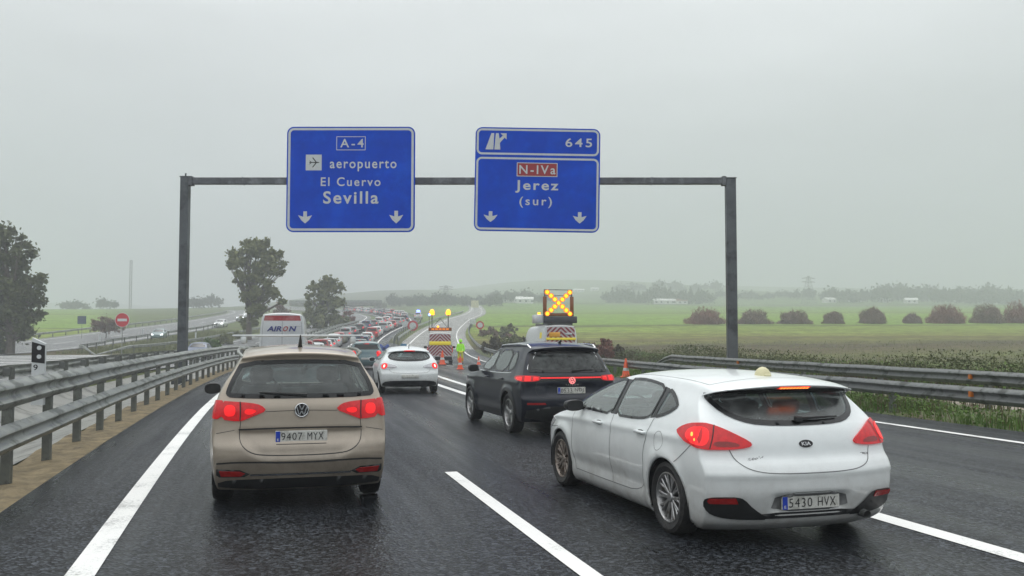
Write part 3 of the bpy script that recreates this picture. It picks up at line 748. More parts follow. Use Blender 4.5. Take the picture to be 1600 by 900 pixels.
def ribbon(B, mb, view, pts, wd=.007, off=.0022, closed=False, sm=2):
    p = chaikin(pts, sm, closed) if sm else pts
    p = resample(p, .03, closed)
    n = len(p)
    L = []; Rr = []
    for i in range(n):
        a = p[i-1] if (i > 0 or closed) else p[i]; c = p[(i+1) % n] if (i < n-1 or closed) else p[i]
        dx, dy = c[0]-a[0], c[1]-a[1]; l = math.hypot(dx, dy) or 1; nx, ny = -dy/l*wd/2, dx/l*wd/2
        L.append(B.proj(view, p[i][0]+nx, p[i][1]+ny, off)); Rr.append(B.proj(view, p[i][0]-nx, p[i][1]-ny, off))
    fs = []; m = n if closed else n-1
    for i in range(m):
        j = (i+1) % n
        if (L[i]-L[j]).length < .25: fs.append((i, j, n+j, n+i))
    if fs:
        f = fs[0]; VV = L+Rr; nn = (VV[f[1]]-VV[f[0]]).cross(VV[f[2]]-VV[f[0]])
        if nn.dot(B.VIEWS[view][0]) > 0: fs = [tuple(reversed(f)) for f in fs]
    mb.add(L+Rr, fs)
def mirror(poly): return [(-a, b) for a, b in poly]

def text_mesh(txt, w_, h_, bold=.0, space=1.0, depth=0.0):
    cu = bpy.data.curves.new('lettering', 'FONT'); cu.body = txt; cu.size = 1; cu.offset = bold; cu.space_character = space; cu.extrude = depth; cu.resolution_u = 4
    o = bpy.data.objects.new('lettering_src', cu); scene.collection.objects.link(o); bpy.context.view_layer.update()
    me = bpy.data.meshes.new_from_object(o.evaluated_get(bpy.context.evaluated_depsgraph_get()))
    bpy.data.objects.remove(o); bpy.data.curves.remove(cu)
    co = np.empty(len(me.vertices)*3); me.vertices.foreach_get('co', co); co = co.reshape(-1, 3)
    mn, mx = co.min(0), co.max(0)
    if w_ is None: k = h_/(mx[1]-mn[1]); kx = ky = k
    else: kx = w_/(mx[0]-mn[0]); ky = h_/(mx[1]-mn[1])
    x = (co[:, 0]-(mn[0]+mx[0])/2)*kx; y = (co[:, 1]-(mn[1]+mx[1])/2)*ky
    fs = [tuple(p.vertices) for p in me.polygons]; bpy.data.meshes.remove(me)
    return x, y, co[:, 2], fs
def lettering(txt, c, w_, h_, m, parent, yoff=0, bold=0, space=1, name='lettering', rear=False, M=None, shear=0):
    """text in the x,z plane facing -y (or, rear=True, in the y,z plane facing -x)"""
    x, y, z, fs = text_mesh(txt, w_, h_, bold, space)
    x = x+shear*y
    if rear: V = [(c[0], c[1]-a, c[2]+b) for a, b in zip(x, y)]
    else: V = [(c[0]+a, c[1], c[2]+b) for a, b in zip(x, y)]
    if M is not None: V = [M @ Vector(v) for v in V]
    return mkobj(name, V, fs, m, parent)

def make_wheel(parent, x, y, R, wd, style, side, rimm=None, name='wheel'):
    """axle along y; side +1 = outer face towards +y"""
    hub = MB(); hub.lathe([(0, -.02), (R*.42, -.02), (R*.42, .0), (.0, .0)], 20, axis='y')
    w = hub.obj(name, M_galvd, parent); w.location = (x, y, R); 
    if side < 0: w.rotation_euler = (0, 0, math.pi)
    h = wd/2; t = MB(); rr = R*.70
    t.lathe([(rr, -h*.85), (R*.86, -h), (R*.965, -h*.88), (R, -h*.6), (R, h*.6), (R*.965, h*.88), (R*.86, h*1.0), (rr+.012, h*.88), (rr, h*.8), (rr-.012, h*.5)], 40, axis='y')
    ty = t.obj('tyre', M_rubber, w); autosmooth(ty, 30)
    r = MB(); r.lathe([(rr, h*.84), (rr-.012, h*.86), (rr-.022, h*.70), (rr-.03, -h*.7)], 40, axis='y')
    yo = h*.62
    def spoke(a, w0, w1, bend=0, depth=.03):
        ca, sa = math.cos(a), math.sin(a); r0, r1 = R*.10, rr-.012
        vs = []
        for q, ww, dy in ((r0, w0, .0), ((r0+r1)/2, (w0+w1)/2, .004), (r1, w1, .012)):
            ang = a+bend*(q-r0)/(r1-r0); cx, cz = q*math.cos(ang), q*math.sin(ang); nx, nz = -math.sin(ang), math.cos(ang)
            for sgn, yy in ((-1, yo-depth), (-1, yo+dy-.006), (-.5, yo+dy), (.5, yo+dy), (1, yo+dy-.006), (1, yo-depth)):
                vs.append((cx+nx*ww/2*sgn, yy, cz+nz*ww/2*sgn))
        fs = []
        for i in range(2):
            for k in range(5): fs.append((i*6+k, i*6+k+1, i*6+6+k+1, i*6+6+k))
        r.add(vs, fs)
    if style == 'ten':
        for k in range(10):
            a = 2*math.pi*k/10; spoke(a, .030, .020, .13); spoke(a, .030, .020, -.13)
    elif style == 'five':
        for k in range(5):
            a = 2*math.pi*k/5+.3; spoke(a, .075, .05, .0, .04); spoke(a+.12, .03, .03, .10, .03)
    elif style == 'steel':
        for k in range(12): spoke(2*math.pi*k/12, .06, .09, 0)
    else:
        for k in range(5):
            a = 2*math.pi*k/5; spoke(a, .06, .03, .16); spoke(a, .06, .03, -.16)
    r.lathe([(0, yo+.012), (R*.12, yo+.01), (R*.17, yo-.01), (R*.17, yo-.04)], 20, axis='y')
    ro = r.obj('rim', rimm or M_rim, w); autosmooth(ro, 40)
    bk = MB(); bk.lathe([(0, -h*.3), (rr-.03, -h*.3)], 24, axis='y'); bk.obj('brake_drum', M_black, w)
    return w

def liners(P, parent, B=None):
    for (wx, wz) in P['wheels']:
        for sg in (1, -1):
            mb = MB(); R = P['RA']+.012; y1 = sg*(P['W']/2-.03); y0 = sg*(P['W']/2-.36); vs = []; n = 20
            for yi, yy in enumerate((y0, y1)):
                for k in range(n+1):
                    t = -.35+(math.pi+.7)*k/n; vs.append((wx+R*math.cos(t), yy, max(P['zb']-.02, wz+R*math.sin(t))))
            fs = [(k, k+1, n+2+k, n+1+k) for k in range(n)]; fs.append(tuple(range(n+1)))
            mb.add(vs, fs); mb.obj('wheel_arch_liner', M_black, parent)

def seats(parent, xs, ys, z0, h=.62, w=.5, dark=M_seat, head=True):
    for (x, y) in [(x, y) for x in xs for y in ys]:
        mb = MB()
        M = Matrix.Translation((x, y, z0)) @ Matrix.Rotation(R_(-14), 4, 'Y')
        mb.box((-.07, -w/2, 0), (.07, w/2, h), M, .05); mb.box((-.05, -w/2, -.02), (.50, w/2, .14), Matrix.Translation((x, y, z0-.05)), .05)
        if head: mb.box((-.05, -.14, h+.03), (.05, .14, h+.23), M, .045); mb.box((-.01, -.06, h-.02), (.01, .06, h+.06), M)
        o = mb.obj('seat', dark, parent); autosmooth(o, 60)

def plate(B, parent, view_y, z, txt, w=.52, h=.112, x=None, tilt=0):
    """Spanish plate on the rear, centred at y, z"""
    p = B.proj('B', view_y, z, .0); x = p.x-.022 if x is None else x
    M = Matrix.Translation((x, view_y, z)) @ Matrix.Rotation(tilt, 4, 'Y')
    mb = MB(); mb.box((0, -w/2, -h/2), (.02, w/2, h/2), M, .004); pl = mb.obj('number_plate', M_plate, parent)
    mb = MB(); mb.box((-.0025, w/2-.048, -h/2+.004), (.0, w/2-.004, h/2-.004), M); mb.obj('country_band', M_eu, pl)
    lettering('E', (-.004, w/2-.026, -h*.28), .018, .024, M_signw, pl, bold=.02, rear=True, M=M)
    a, b = txt.split()
    lettering(a, (-.004, w*.185, 0), w*.40, h*.66, M_signb, pl, bold=-.005, space=1.15, rear=True, M=M)
    lettering(b, (-.004, -w*.27, 0), w*.31, h*.66, M_signb, pl, bold=-.005, space=1.15, rear=True, M=M)
    return pl

def car_paint(name, col, dirt=(.12, .10, .08), metal=0, rough=.32, dz=(.25, .62), amount=.55, coat=.7):
    m = mat(name, col, rough, metal, .03, 6, coat=coat)
    t = m.node_tree; b = t.nodes['Principled BSDF']; b.inputs['Coat Roughness'].default_value = .06
    src = b.inputs['Base Color'].links[0].from_socket
    tc = N(t, 'ShaderNodeTexCoord'); sp = N(t, 'ShaderNodeSeparateXYZ'); LK(t, tc.outputs['Object'], sp.inputs[0])
    no = N(t, 'ShaderNodeTexNoise', i_Scale=4.0, i_Detail=8.0, i_Roughness=.7); LK(t, tc.outputs['Object'], no.inputs[0])
    r = N(t, 'ShaderNodeMapRange'); r.inputs['From Min'].default_value = dz[1]; r.inputs['From Max'].default_value = dz[0]; LK(t, sp.outputs[2], r.inputs[0])
    mm = N(t, 'ShaderNodeMath', operation='MULTIPLY'); LK(t, r.outputs[0], mm.inputs[0]); LK(t, no.outputs[0], mm.inputs[1])
    m3 = N(t, 'ShaderNodeMath', operation='MULTIPLY_ADD'); m3.inputs[1].default_value = amount*1.6; m3.inputs[2].default_value = 0.0; LK(t, mm.outputs[0], m3.inputs[0])
    r2 = N(t, 'ShaderNodeMapRange'); r2.inputs['From Min'].default_value = .5; r2.inputs['From Max'].default_value = .8; r2.inputs['To Max'].default_value = .10; LK(t, no.outputs[0], r2.inputs[0])
    ad = N(t, 'ShaderNodeMath', operation='ADD'); ad.use_clamp = True; LK(t, m3.outputs[0], ad.inputs[0]); LK(t, r2.outputs[0], ad.inputs[1])
    mx = N(t, 'ShaderNodeMixRGB'); LK(t, ad.outputs[0], mx.inputs[0]); LK(t, src, mx.inputs[1]); mx.inputs[2].default_value = (*dirt, 1)
    LK(t, mx.outputs[0], b.inputs['Base Color'])
    return m
def shell(o, m2=None, th=.018):
    o.data.materials.append(m2 or M_int); md = o.modifiers.new('thickness', 'SOLIDIFY'); md.thickness = th; md.offset = -1; md.material_offset = 1; md.material_offset_rim = 0
def place(root, X, Y, head, dz=.062):
    """rear centre of the vehicle at X, Y, nose turned head degrees left of the camera axis"""
    h = R_(head); x2, y2 = X-4*math.sin(h), Y+4*math.cos(h)
    za, zb_ = float(H(X, Y)), float(H(x2, y2))
    root.location = (X, Y, za+dz); root.rotation_euler = (0, -math.atan2(zb_-za, 4), math.pi/2+h)
def ss(a, b, x): t = np.clip((x-a)/(b-a), 0, 1); return t*t*(3-2*t)
def warp(root, f):
    """reshape all unmoved parts of a vehicle: f(x, z) -> change of z"""
    def go(o):
        for c in o.children:
            if c.type == 'MESH' and c.location.length < 1e-6:
                me = c.data; co = np.empty(len(me.vertices)*3); me.vertices.foreach_get('co', co); co = co.reshape(-1, 3); co[:, 2] += f(co[:, 0], co[:, 2]); me.vertices.foreach_set('co', co.ravel()); me.update()
                go(c)
    go(root)
def mirror_part(parent, x, y, z, sg, m, m2=None, size=1.0):
    mb = MB(); M = Matrix.Translation((x, y, z)) @ Matrix.Rotation(sg*R_(8), 4, 'Z')
    V = []; n = 14
    for (dx, s_) in ((-.05, .93), (-.045, 1.0), (.0, 1.0), (.05, .85), (.085, .55), (.10, .1)):
        for k in range(n):
            t = 2*math.pi*k/n; c, s2 = math.cos(t), math.sin(t)
            yy = sg*(.115+.10*math.copysign(abs(c)**.7, c)*s_); zz = .015+.068*math.copysign(abs(s2)**.7, s2)*s_-.012*(yy*sg)
            V.append(M @ Vector((dx*size, yy*size, zz*size)))
    fs = []
    for i in range(5):
        for k in range(n): fs.append((i*n+k, i*n+(k+1) % n, (i+1)*n+(k+1) % n, (i+1)*n+k))
    mb.add(V, fs); mb.box((-.01, -.02 if sg > 0 else -.06, -.045), (.06, .06 if sg > 0 else .02, .0), M, .012)
    o = mb.obj('wing_mirror', m, parent); autosmooth(o, 50)
    g = MB(); g.add([V[k]*1.0 for k in range(n)], [tuple(range(n))]); g.obj('mirror_glass', M_black, o)
    return o
def dash(parent, x, W, z, wheelside=1):
    mb = MB(); mb.box((x, -W/2+.12, z-.28), (x+.45, W/2-.12, z-.02), None, .06); mb.obj('dashboard', M_int, parent)
    mb = MB(); n = 20; c = Vector((x-.13, wheelside*.37, z-.02)); pts = [c+Vector((.06*math.sin(2*math.pi*k/n), .18*math.cos(2*math.pi*k/n), .17*math.sin(2*math.pi*k/n))) for k in range(n+1)]
    mb.tube(pts, .016, 6, False); mb.tube([c+Vector((.1, 0, -.05)), c], .03, 6); mb.tube([c+Vector((0, -.17, 0)), c+Vector((0, .17, 0))], .014, 5); mb.obj('steering_wheel', M_black, parent)

def window(B, parent, name, view, poly, glass, frit=.03, off=.003, sm=2, trim=None, tw=.012):
    o = chaikin(poly, sm); inn = offset(resample(o, .03), -frit)
    B.cut(view, inn)
    g = decal(B, name, view, o, glass, parent, off=off)
    decal(B, 'window_seal', view, offset(resample(o, .03), tw), M_frit, g, off=off+.004, hole=inn)
    return g
def lamp(B, parent, view, poly, m, sm=1, off=.014, name='tail_light', label=None):
    return decal(B, name, view, chaikin(poly, sm), m, parent, off=off, cell=.04, thick=1, label=label)
# ---- white hatchback, rear three-quarter view
def white_hatch():
    P = dict(W=1.79, zb=.12, RA=.352, wheels=[(.80, .315), (3.45, .315)], flare=.02, crown=.055, rb=.17, rbe=2.6, fb=.28,
        top=[(.20, 1.385), (.5, 1.43), (.95, 1.462), (1.5, 1.475), (1.95, 1.46), (2.35, 1.385), (2.8, 1.19), (3.15, 1.01), (3.35, .955), (3.75, .88), (4.08, .77), (4.24, .68)],
        rear=[(.12, .20), (.20, .09), (.33, .035), (.47, .0), (.60, .0), (.68, .03), (.73, .075), (.85, .10), (.97, .145), (1.02, .18), (1.18, .30), (1.30, .365), (1.335, .36), (1.355, .24), (1.385, .20)],
        front=[(.12, 4.12), (.4, 4.3), (.68, 4.24)],
        plan=[(0, .955), (.25, .975), (.6, .992), (1.2, 1.0), (2.6, 1.0), (3.3, .985), (3.9, .965), (4.3, .90)],
        sec=[(.12, .90), (.20, .955), (.4, .985), (.62, 1.0), (.80, .985), (.93, .955), (1.0, .925), (1.2, .84), (1.36, .755), (1.48, .69)],
        side=lambda x, z: .012*math.exp(-((z-.80-(.35-x*.06)*.2)/.03)**2)*(1 if .3 < x < 3.9 else 0) - .02*math.exp(-((z-.36)/.07)**2)*(1 if 1.2 < x < 3.1 else 0),
        reardisp=lambda y, z: (.035 if (abs(y) < .33-.0*z and .30 < z < .44) else 0) - .012*math.exp(-((z-.60)/.02)**2))
    B = Body(P, (150, 62, 54), 2)
    root = empty('car', (0, 0, 0), 0, 'white hatchback, the nearest car, with lit red tail lights and a cream roof antenna', 'car')
    paint_ = car_paint('white_paint', (.84, .88, .88), dirt=(.36, .34, .31), amount=.75, dz=(.15, .8))
    # windows
    sideA = [(3.02, 0.964), (2.86, 1.077), (2.62, 1.203), (2.4, 1.292), (2.22, 1.343), (2.13, 1.357), (2.06, 1.352), (2.03, 1.165), (2.05, 0.95), (2.5, 0.953)]
    sideB = [(1.96, 0.95), (1.95, 1.184), (1.985, 1.362), (1.75, 1.376), (1.5, 1.366), (1.2, 1.334), (1.17, 1.231), (1.19, 1.044), (1.24, 0.983), (1.5, 0.955)]
    sideC = [(1.1, 1.32), (0.93, 1.259), (0.8, 1.17), (0.8, 1.133), (0.92, 1.053), (1.12, 0.997), (1.13, 1.044), (1.1, 1.184)]
    for vw in 'LR':
        window(B, root, 'side_window', vw, sideA, G_clear, .012, sm=1)
        window(B, root, 'side_window', vw, sideB, G_clear, .012, sm=1)
        window(B, root, 'quarter_window', vw, sideC, G_tint, .022, sm=1)
        # black pillar strip between the doors
        decal(B, 'door_pillar', vw, [(2.08, .955), (1.93, .955), (1.925, 1.2), (1.955, 1.36), (2.10, 1.36), (2.055, 1.2)], M_frit, root, off=.0022)
        decal(B, 'door_pillar', vw, [(1.20, .985), (1.10, 1.0), (1.085, 1.2), (1.10, 1.315), (1.20, 1.33), (1.175, 1.2)], M_frit, root, off=.0022)
    window(B, root, 'windscreen', 'F', [(-.68, 1.02), (.68, 1.02), (.62, 1.25), (.50, 1.42), (-.50, 1.42), (-.62, 1.25)], G_clear, .04, sm=1)
    rw = [(-.66, 1.325), (-.3, 1.345), (.3, 1.345), (.66, 1.325), (.655, 1.24), (.60, 1.12), (.50, 1.045), (.36, 1.008), (0, .998), (-.36, 1.008), (-.50, 1.045), (-.60, 1.12), (-.655, 1.24)]
    w = window(B, root, 'rear_window', 'B', rw, G_tint, .035, sm=1)
    B.arches()
    body = B.obj('body', paint_, root); shell(body)
    liners(P, root, B)
    # tail lights: lens on the rear, wrapping round the corner
    for sg in (1, -1):
        m = (lambda p: p) if sg > 0 else mirror
        vw = 'BL' if sg > 0 else 'BR'
        # oblique view coordinate t=(x+y)/sqrt2 for the left corner
        poly = [(.40, .955), (.46, 1.00), (.60, 1.04), (.74, 1.035), (.86, .985), (.985, .90), (.99, .875), (.90, .82), (.74, .775), (.60, .765), (.50, .82), (.43, .88)]
        T = lambda p: [( (1.30-a)*.9+.0, b) for a, b in p]
        poly = [(1.055, 0.915), (1.014, 0.955), (0.903, 1.005), (0.793, 1.02), (0.682, 0.99), (0.553, 0.93), (0.438, 0.865), (0.42, 0.835), (0.452, 0.815), (0.572, 0.8), (0.682, 0.8), (0.738, 0.8), (0.857, 0.82), (0.977, 0.865)]
        o = lamp(B, root, vw, poly, M_redmid, 1, .018)
        hot = [(0.949, 0.9), (0.894, 0.965), (0.811, 0.985), (0.738, 0.965), (0.719, 0.9), (0.738, 0.83), (0.811, 0.83), (0.894, 0.85)]
        decal(B, 'brake_lamp', vw, chaikin(hot, 2), M_redlit, o, off=.0205)
        decal(B, 'bulb', vw, chaikin([(0.843, 0.93), (0.871, 0.93), (0.871, 0.895), (0.843, 0.895)], 2), M_redhot, o, off=.0225)
        decal(B, 'bulb', vw, chaikin([(0.816, 0.885), (0.834, 0.885), (0.834, 0.86), (0.816, 0.86)], 2), M_redhot, o, off=.0225)
        decal(B, 'reversing_lens', vw, chaikin([(0.691, 0.825), (0.572, 0.82), (0.489, 0.83), (0.553, 0.862), (0.682, 0.865)], 1), M_refl, o, off=.0205)
        mbz = MB(); ribbon(B, mbz, vw, [(0.703, 0.995), (0.696, 0.9), (0.714, 0.8)], .008, .0225); mbz.obj('lens_gap', M_seam, o)
        # dark insert with reflector in the bumper
        ins = [(.30, .235), (.45, .235), (.60, .245), (.70, .275), (.745, .33), (.74, .40), (.70, .425), (.60, .43), (.50, .43), (.455, .415), (.40, .33)]
        d = decal(B, 'bumper_insert', vw, chaikin(ins, 1), M_black, root, off=.010)
        rf_ = [(.50, .375), (.70, .375), (.715, .395), (.70, .415), (.51, .42)]
        decal(B, 'reflector', vw, rf_, M_refl, d, off=.017, thick=1)
        for (wx, wz) in P['wheels']: make_wheel(root, wx, sg*(P['W']/2-.115), .318, .205, 'ten', sg, M_rimd if wx > 2 else M_rim)
        mirror_part(root, 2.80, sg*.86, .98, sg, M_black, size=1.0)
        # door handles
        for hx in (1.30, 2.30):
            p = B.proj('L' if sg > 0 else 'R', hx, .845)
            mb = MB(); mb.box((-.10, -.012, -.013), (.10, .018, .013), Matrix.Translation(p+Vector((0, sg*.016, 0))), .008); mb.box((-.10, -.02, -.011), (-.07, .02, .011), Matrix.Translation(p), .003); mb.box((.07, -.02, -.011), (.10, .02, .011), Matrix.Translation(p), .003)
            autosmooth(mb.obj('door_handle', paint_, root), 50)
            decal(B, 'handle_recess', 'L' if sg > 0 else 'R', chaikin([(hx-.07, .82), (hx+.07, .82), (hx+.07, .865), (hx-.07, .865)], 2), M_seamw, root, off=.002)
    # black strip under the number plate
    decal(B, 'bumper_strip', 'B', [(-.56, .238), (.56, .238), (.56, .275), (.30, .285), (-.30, .285), (-.56, .275)], M_black, root, off=.005)
    decal(B, 'plate_recess', 'B', chaikin([(-.36, .29), (.36, .29), (.31, .455), (-.31, .455)], 1), M_seamw, root, off=.002)
    plate(B, root, 0, .365, '5430 HVX')
    # third brake light, spoiler underside
    decal(B, 'spoiler', 'B', chaikin([(-.62, 1.325), (-.3, 1.35), (.3, 1.35), (.62, 1.325), (.62, 1.30), (.3, 1.318), (-.3, 1.318), (-.62, 1.30)], 1), M_frit, root, off=.01)
    b3 = decal(B, 'high_brake_light', 'B', [(-.14, 1.352), (.14, 1.352), (.14, 1.372), (-.14, 1.372)], M_redlit, root, off=.004, thick=1)
    for k in range(9): decal(B, 'bulb', 'B', [(-.13+.03*k, 1.356), (-.113+.03*k, 1.356), (-.113+.03*k, 1.368), (-.13+.03*k, 1.368)], M_redhot, b3, off=.006)
    # wiper
    mb = MB(); a = B.proj('B', .02, 1.035, .03); c = B.proj('B', -.36, 1.05, .025); mb.box((-.02, -.035, -.03), (.02, .035, .03), Matrix.Translation(a), .012); mb.tube([a, (a+c)/2+Vector((-.012, 0, .004)), c], [.017, .012, .007], 6); mb.obj('wiper', M_black, root)
    # badge and trim lettering
    mb = MB(); p = B.proj('B', 0, .84); n = 28
    M = Matrix.Translation((p.x-.006, 0, .84)) @ Matrix.Rotation(R_(14), 4, 'Y')
    bg_ = MB(); bg_.add([M @ Vector((0, .062*math.cos(2*math.pi*k/n), .032*math.sin(2*math.pi*k/n))) for k in range(n)]+[M @ Vector((.03, .062*math.cos(2*math.pi*k/n), .032*math.sin(2*math.pi*k/n))) for k in range(n)], [tuple(range(n-1, -1, -1))]+[(k, (k+1) % n, n+(k+1) % n, n+k) for k in range(n)])
    bd = bg_.obj('badge', M_signb, root)
    lettering('KIA', (-.002, 0, 0), .082, .030, M_chrome, bd, bold=.01, rear=True, M=M)
    p = B.proj('B', .43, .735); lettering("cee'd", (p.x-.006, .45, .735), .13, .03, M_chrome, root, rear=True)
    p = B.proj('B', -.56, .735); lettering('CRDi', (p.x-.006, -.56, .735), .075, .018, M_seam, root, rear=True, bold=.02)
    # panel gaps
    mb = MB()
    for vw in 'LR':
        ribbon(B, mb, vw, [(1.99, .95), (2.0, .7), (2.0, .40), (1.98, .27)])
        ribbon(B, mb, vw, [(3.03, .96), (3.07, .75), (3.04, .45), (2.98, .27)])
        ribbon(B, mb, vw, [(1.12, .99), (1.17, .85), (1.24, .68), (1.22, .50), (1.30, .28), (1.98, .27), (2.98, .27)])
        ribbon(B, mb, vw, [(.62, .655), (.42, .80), (.36, .86)], sm=1)
        ribbon(B, mb, vw, [(.94+.085*math.cos(t), .80+.085*math.sin(t)) for t in np.linspace(0, 2*math.pi, 24)[:-1]], .004, closed=True, sm=0)
        ribbon(B, mb, vw, [(3.50, .69), (3.85, .66), (4.1, .58)], sm=1)
    ribbon(B, mb, 'B', [(.64, .80), (.60, .70), (.50, .635), (.3, .61), (-.3, .61), (-.50, .635), (-.60, .70), (-.64, .80)])
    ribbon(B, mb, 'T', [(.55, .60), (.53, .3), (.53, -.3), (.55, -.60)])
    ribbon(B, mb, 'T', [(.55, .60), (1.2, .61), (2.0, .60)], .005); ribbon(B, mb, 'T', [(.55, -.60), (1.2, -.61), (2.0, -.60)], .005)
    mb.obj('panel_gap', M_seamw, root)
    # cap antenna on the roof, yellowed
    M_cream = mat('cream_cap', (.62, .58, .36), .5); mb = MB(); p = B.proj('T', .72, 0)
    vs = []
    for (r, h, dx) in ((.075, -.01, 0), (.07, .02, 0), (.052, .05, .0), (.03, .068, .0), (.006, .075, 0)):
        for k in range(16): vs.append((p.x+dx+r*1.1*math.cos(2*math.pi*k/16), p.y+r*.9*math.sin(2*math.pi*k/16), p.z+h))
    mb.add(vs, [(i*16+k, i*16+(k+1) % 16, (i+1)*16+(k+1) % 16, (i+1)*16+k) for i in range(4) for k in range(16)]+[tuple(64+k for k in range(16))])
    mb.box((p.x-.10, -.03, p.z-.01), (p.x-.03, .03, p.z+.015), None, .01); autosmooth(mb.obj('roof_antenna', M_cream, root), 60)
    # exhaust, headlights
    mb = MB(); mb.tube([(.35, -.52, .24), (.10, -.52, .235), (.04, -.52, .23)], .034, 14, False); mb.obj('exhaust_pipe', M_galvd, root)
    for sg in (1, -1): decal(B, 'headlight', 'L' if sg > 0 else 'R', chaikin([(3.62, .74), (3.75, .80), (4.02, .72), (4.14, .62), (3.95, .60)], 1), M_headc, root, off=.006, thick=1)
    seats(root, [2.05], [.37, -.37], .42); seats(root, [1.20], [.42, 0, -.42], .42, .55, .40)
    dash(root, 2.75, 1.6, .98, 1)
    root.scale = (.975, 1.0, .94); warp(root, lambda x, z: -.062*ss(.92, 1.36, z))
    return root, B
kia, kiaB = white_hatch()
def rbox(name, parent, a, b, m, bev=.01, M=None, sm=True):
    mb = MB(); mb.box(a, b, M, bev); o = mb.obj(name, m, parent)
    if sm: autosmooth(o, 50)
    return o
# ---- tan people carrier seen squarely from behind
def tan_mpv():
    P = dict(W=1.84, zb=.20, RA=.365, wheels=[(.93, .335), (3.72, .335)], flare=.012, crown=.05, rb=.13, rbe=3.4, fb=.3,
        top=[(.22, 1.575), (.5, 1.615), (1.0, 1.64), (1.7, 1.645), (2.3, 1.60), (2.8, 1.42), (3.3, 1.12), (3.55, 1.02), (4.0, .95), (4.35, .83), (4.48, .70)],
        rear=[(.20, .14), (.30, .07), (.40, .03), (.48, .0), (.56, .0), (.62, .035), (.68, .06), (.80, .075), (.95, .08), (1.05, .11), (1.3, .19), (1.5, .265), (1.53, .26), (1.55, .20), (1.575, .22)],
        front=[(.2, 4.4), (.4, 4.5), (.7, 4.48)],
        plan=[(0, .945), (.25, .97), (.7, .995), (1.2, 1), (3.2, 1), (3.7, .985), (4.2, .94), (4.5, .88)],
        sec=[(.2, .93), (.3, .965), (.45, .99), (.66, 1.0), (.9, .975), (1.05, .935), (1.2, .865), (1.4, .76), (1.55, .68), (1.66, .62)],
        reardisp=lambda y, z: (.028 if (abs(y) < .60-1.6*max(0, .62-z) and .50 < z < .735) else 0) - .012*math.exp(-((z-.50)/.018)**2))
    B = Body(P, (120, 64, 56), 2)
    root = empty('car', (0, 0, 0), 0, 'tan people carrier with roof bars and lit brake lights, in the left lane', 'car')
    pm = car_paint('tan_paint', (.44, .375, .30), dirt=(.15, .13, .105), metal=.25, rough=.32, amount=.85, dz=(.2, .95))
    rw = [(-.60, 1.475), (0, 1.495), (.60, 1.475), (.66, 1.35), (.735, 1.12), (.74, 1.085), (.70, 1.06), (0, 1.052), (-.70, 1.06), (-.74, 1.085), (-.735, 1.12), (-.66, 1.35)]
    window(B, root, 'rear_window', 'B', rw, G_tint, .032, sm=1)
    window(B, root, 'windscreen', 'F', [(-.72, 1.08), (.72, 1.08), (.66, 1.3), (.54, 1.55), (-.54, 1.55), (-.66, 1.3)], G_clear, .04, sm=1)
    for vw in 'LR':
        window(B, root, 'side_window', vw, [(2.28, 1.05), (3.0, 1.06), (2.72, 1.3), (2.45, 1.46), (2.26, 1.48)], G_clear, .02, sm=1)
        window(B, root, 'side_window', vw, [(1.30, 1.06), (2.20, 1.05), (2.19, 1.48), (1.33, 1.49)], G_clear, .02, sm=1)
        window(B, root, 'side_window', vw, [(.62, 1.10), (1.22, 1.07), (1.24, 1.49), (.74, 1.46)], G_tint, .02, sm=1)
    B.arches(); body = B.obj('body', pm, root); shell(body); liners(P, root, B)
    for sg in (1, -1):
        vw = 'BL' if sg > 0 else 'BR'; f = (lambda p: p) if sg > 0 else mirror
        o = lamp(B, root, 'B', f([(.345, .925), (.40, .98), (.50, 1.0), (.66, 1.012), (.79, 1.02), (.80, .84), (.62, .82), (.56, .835), (.47, .875)]), M_redmid, 1, .014)
        lamp(B, o, vw, [(.665, 1.02), (.80, 1.03), (.93, 1.0), (.96, .92), (.90, .85), (.66, .84)], M_redmid, 1, .0145, name='lens')
        for q in ([(.43, .93), (.55, .95), (.57, .90), (.50, .88)], [(.65, .98), (.76, .98), (.76, .87), (.65, .87)]):
            decal(B, 'brake_lamp', 'B', chaikin(f(q), 2), M_redlit, o, off=.0165)
        mbz = MB(); ribbon(B, mbz, 'B', f([(.605, 1.01), (.60, .9), (.605, .825)]), .012, .018); mbz.obj('lens_gap', M_seam, o)
        d = decal(B, 'reflector_bezel', 'B', f([(.50, .375), (.56, .345), (.80, .34), (.83, .36), (.83, .415), (.60, .41)]), M_black, root, off=.004)
        decal(B, 'reflector', 'B', f([(.55, .38), (.59, .355), (.78, .352), (.80, .40), (.60, .398)]), M_refl, d, off=.012, thick=1)
        for (wx, wz) in P['wheels']: make_wheel(root, wx, sg*(P['W']/2-.13), .335, .215, 'v', sg)
        mirror_part(root, 2.98, sg*.90, 1.06, sg, M_black)
        for hx in (1.35, 2.4):
            p = B.proj('L' if sg > 0 else 'R', hx, .93); rbox('door_handle', root, tuple(p+Vector((-.1, sg*.02-.012, -.013))), tuple(p+Vector((.1, sg*.02+.012, .013))), pm, .006)
        # roof rail
        mb = MB(); pts = [B.proj('T', x, sg*.60, z) for x, z in ((.45, -.01), (.55, .05), (1.0, .06), (1.8, .06), (2.35, .045), (2.5, -.01))]
        mb.tube(pts, .017, 8); autosmooth(mb.obj('roof_rail', M_galv, root), 60)
    for x in (.95, 1.95):
        p = B.proj('T', x, 0); mb = MB(); mb.box((x-.03, -.72, 1.735), (x+.03, .72, 1.757), None, .009)
        for sg in (1, -1): mb.box((x-.035, sg*.60-.03, 1.66), (x+.035, sg*.60+.03, 1.737), None, .01)
        autosmooth(mb.obj('roof_bar', M_signw if x < 1 else M_galv, root), 50)
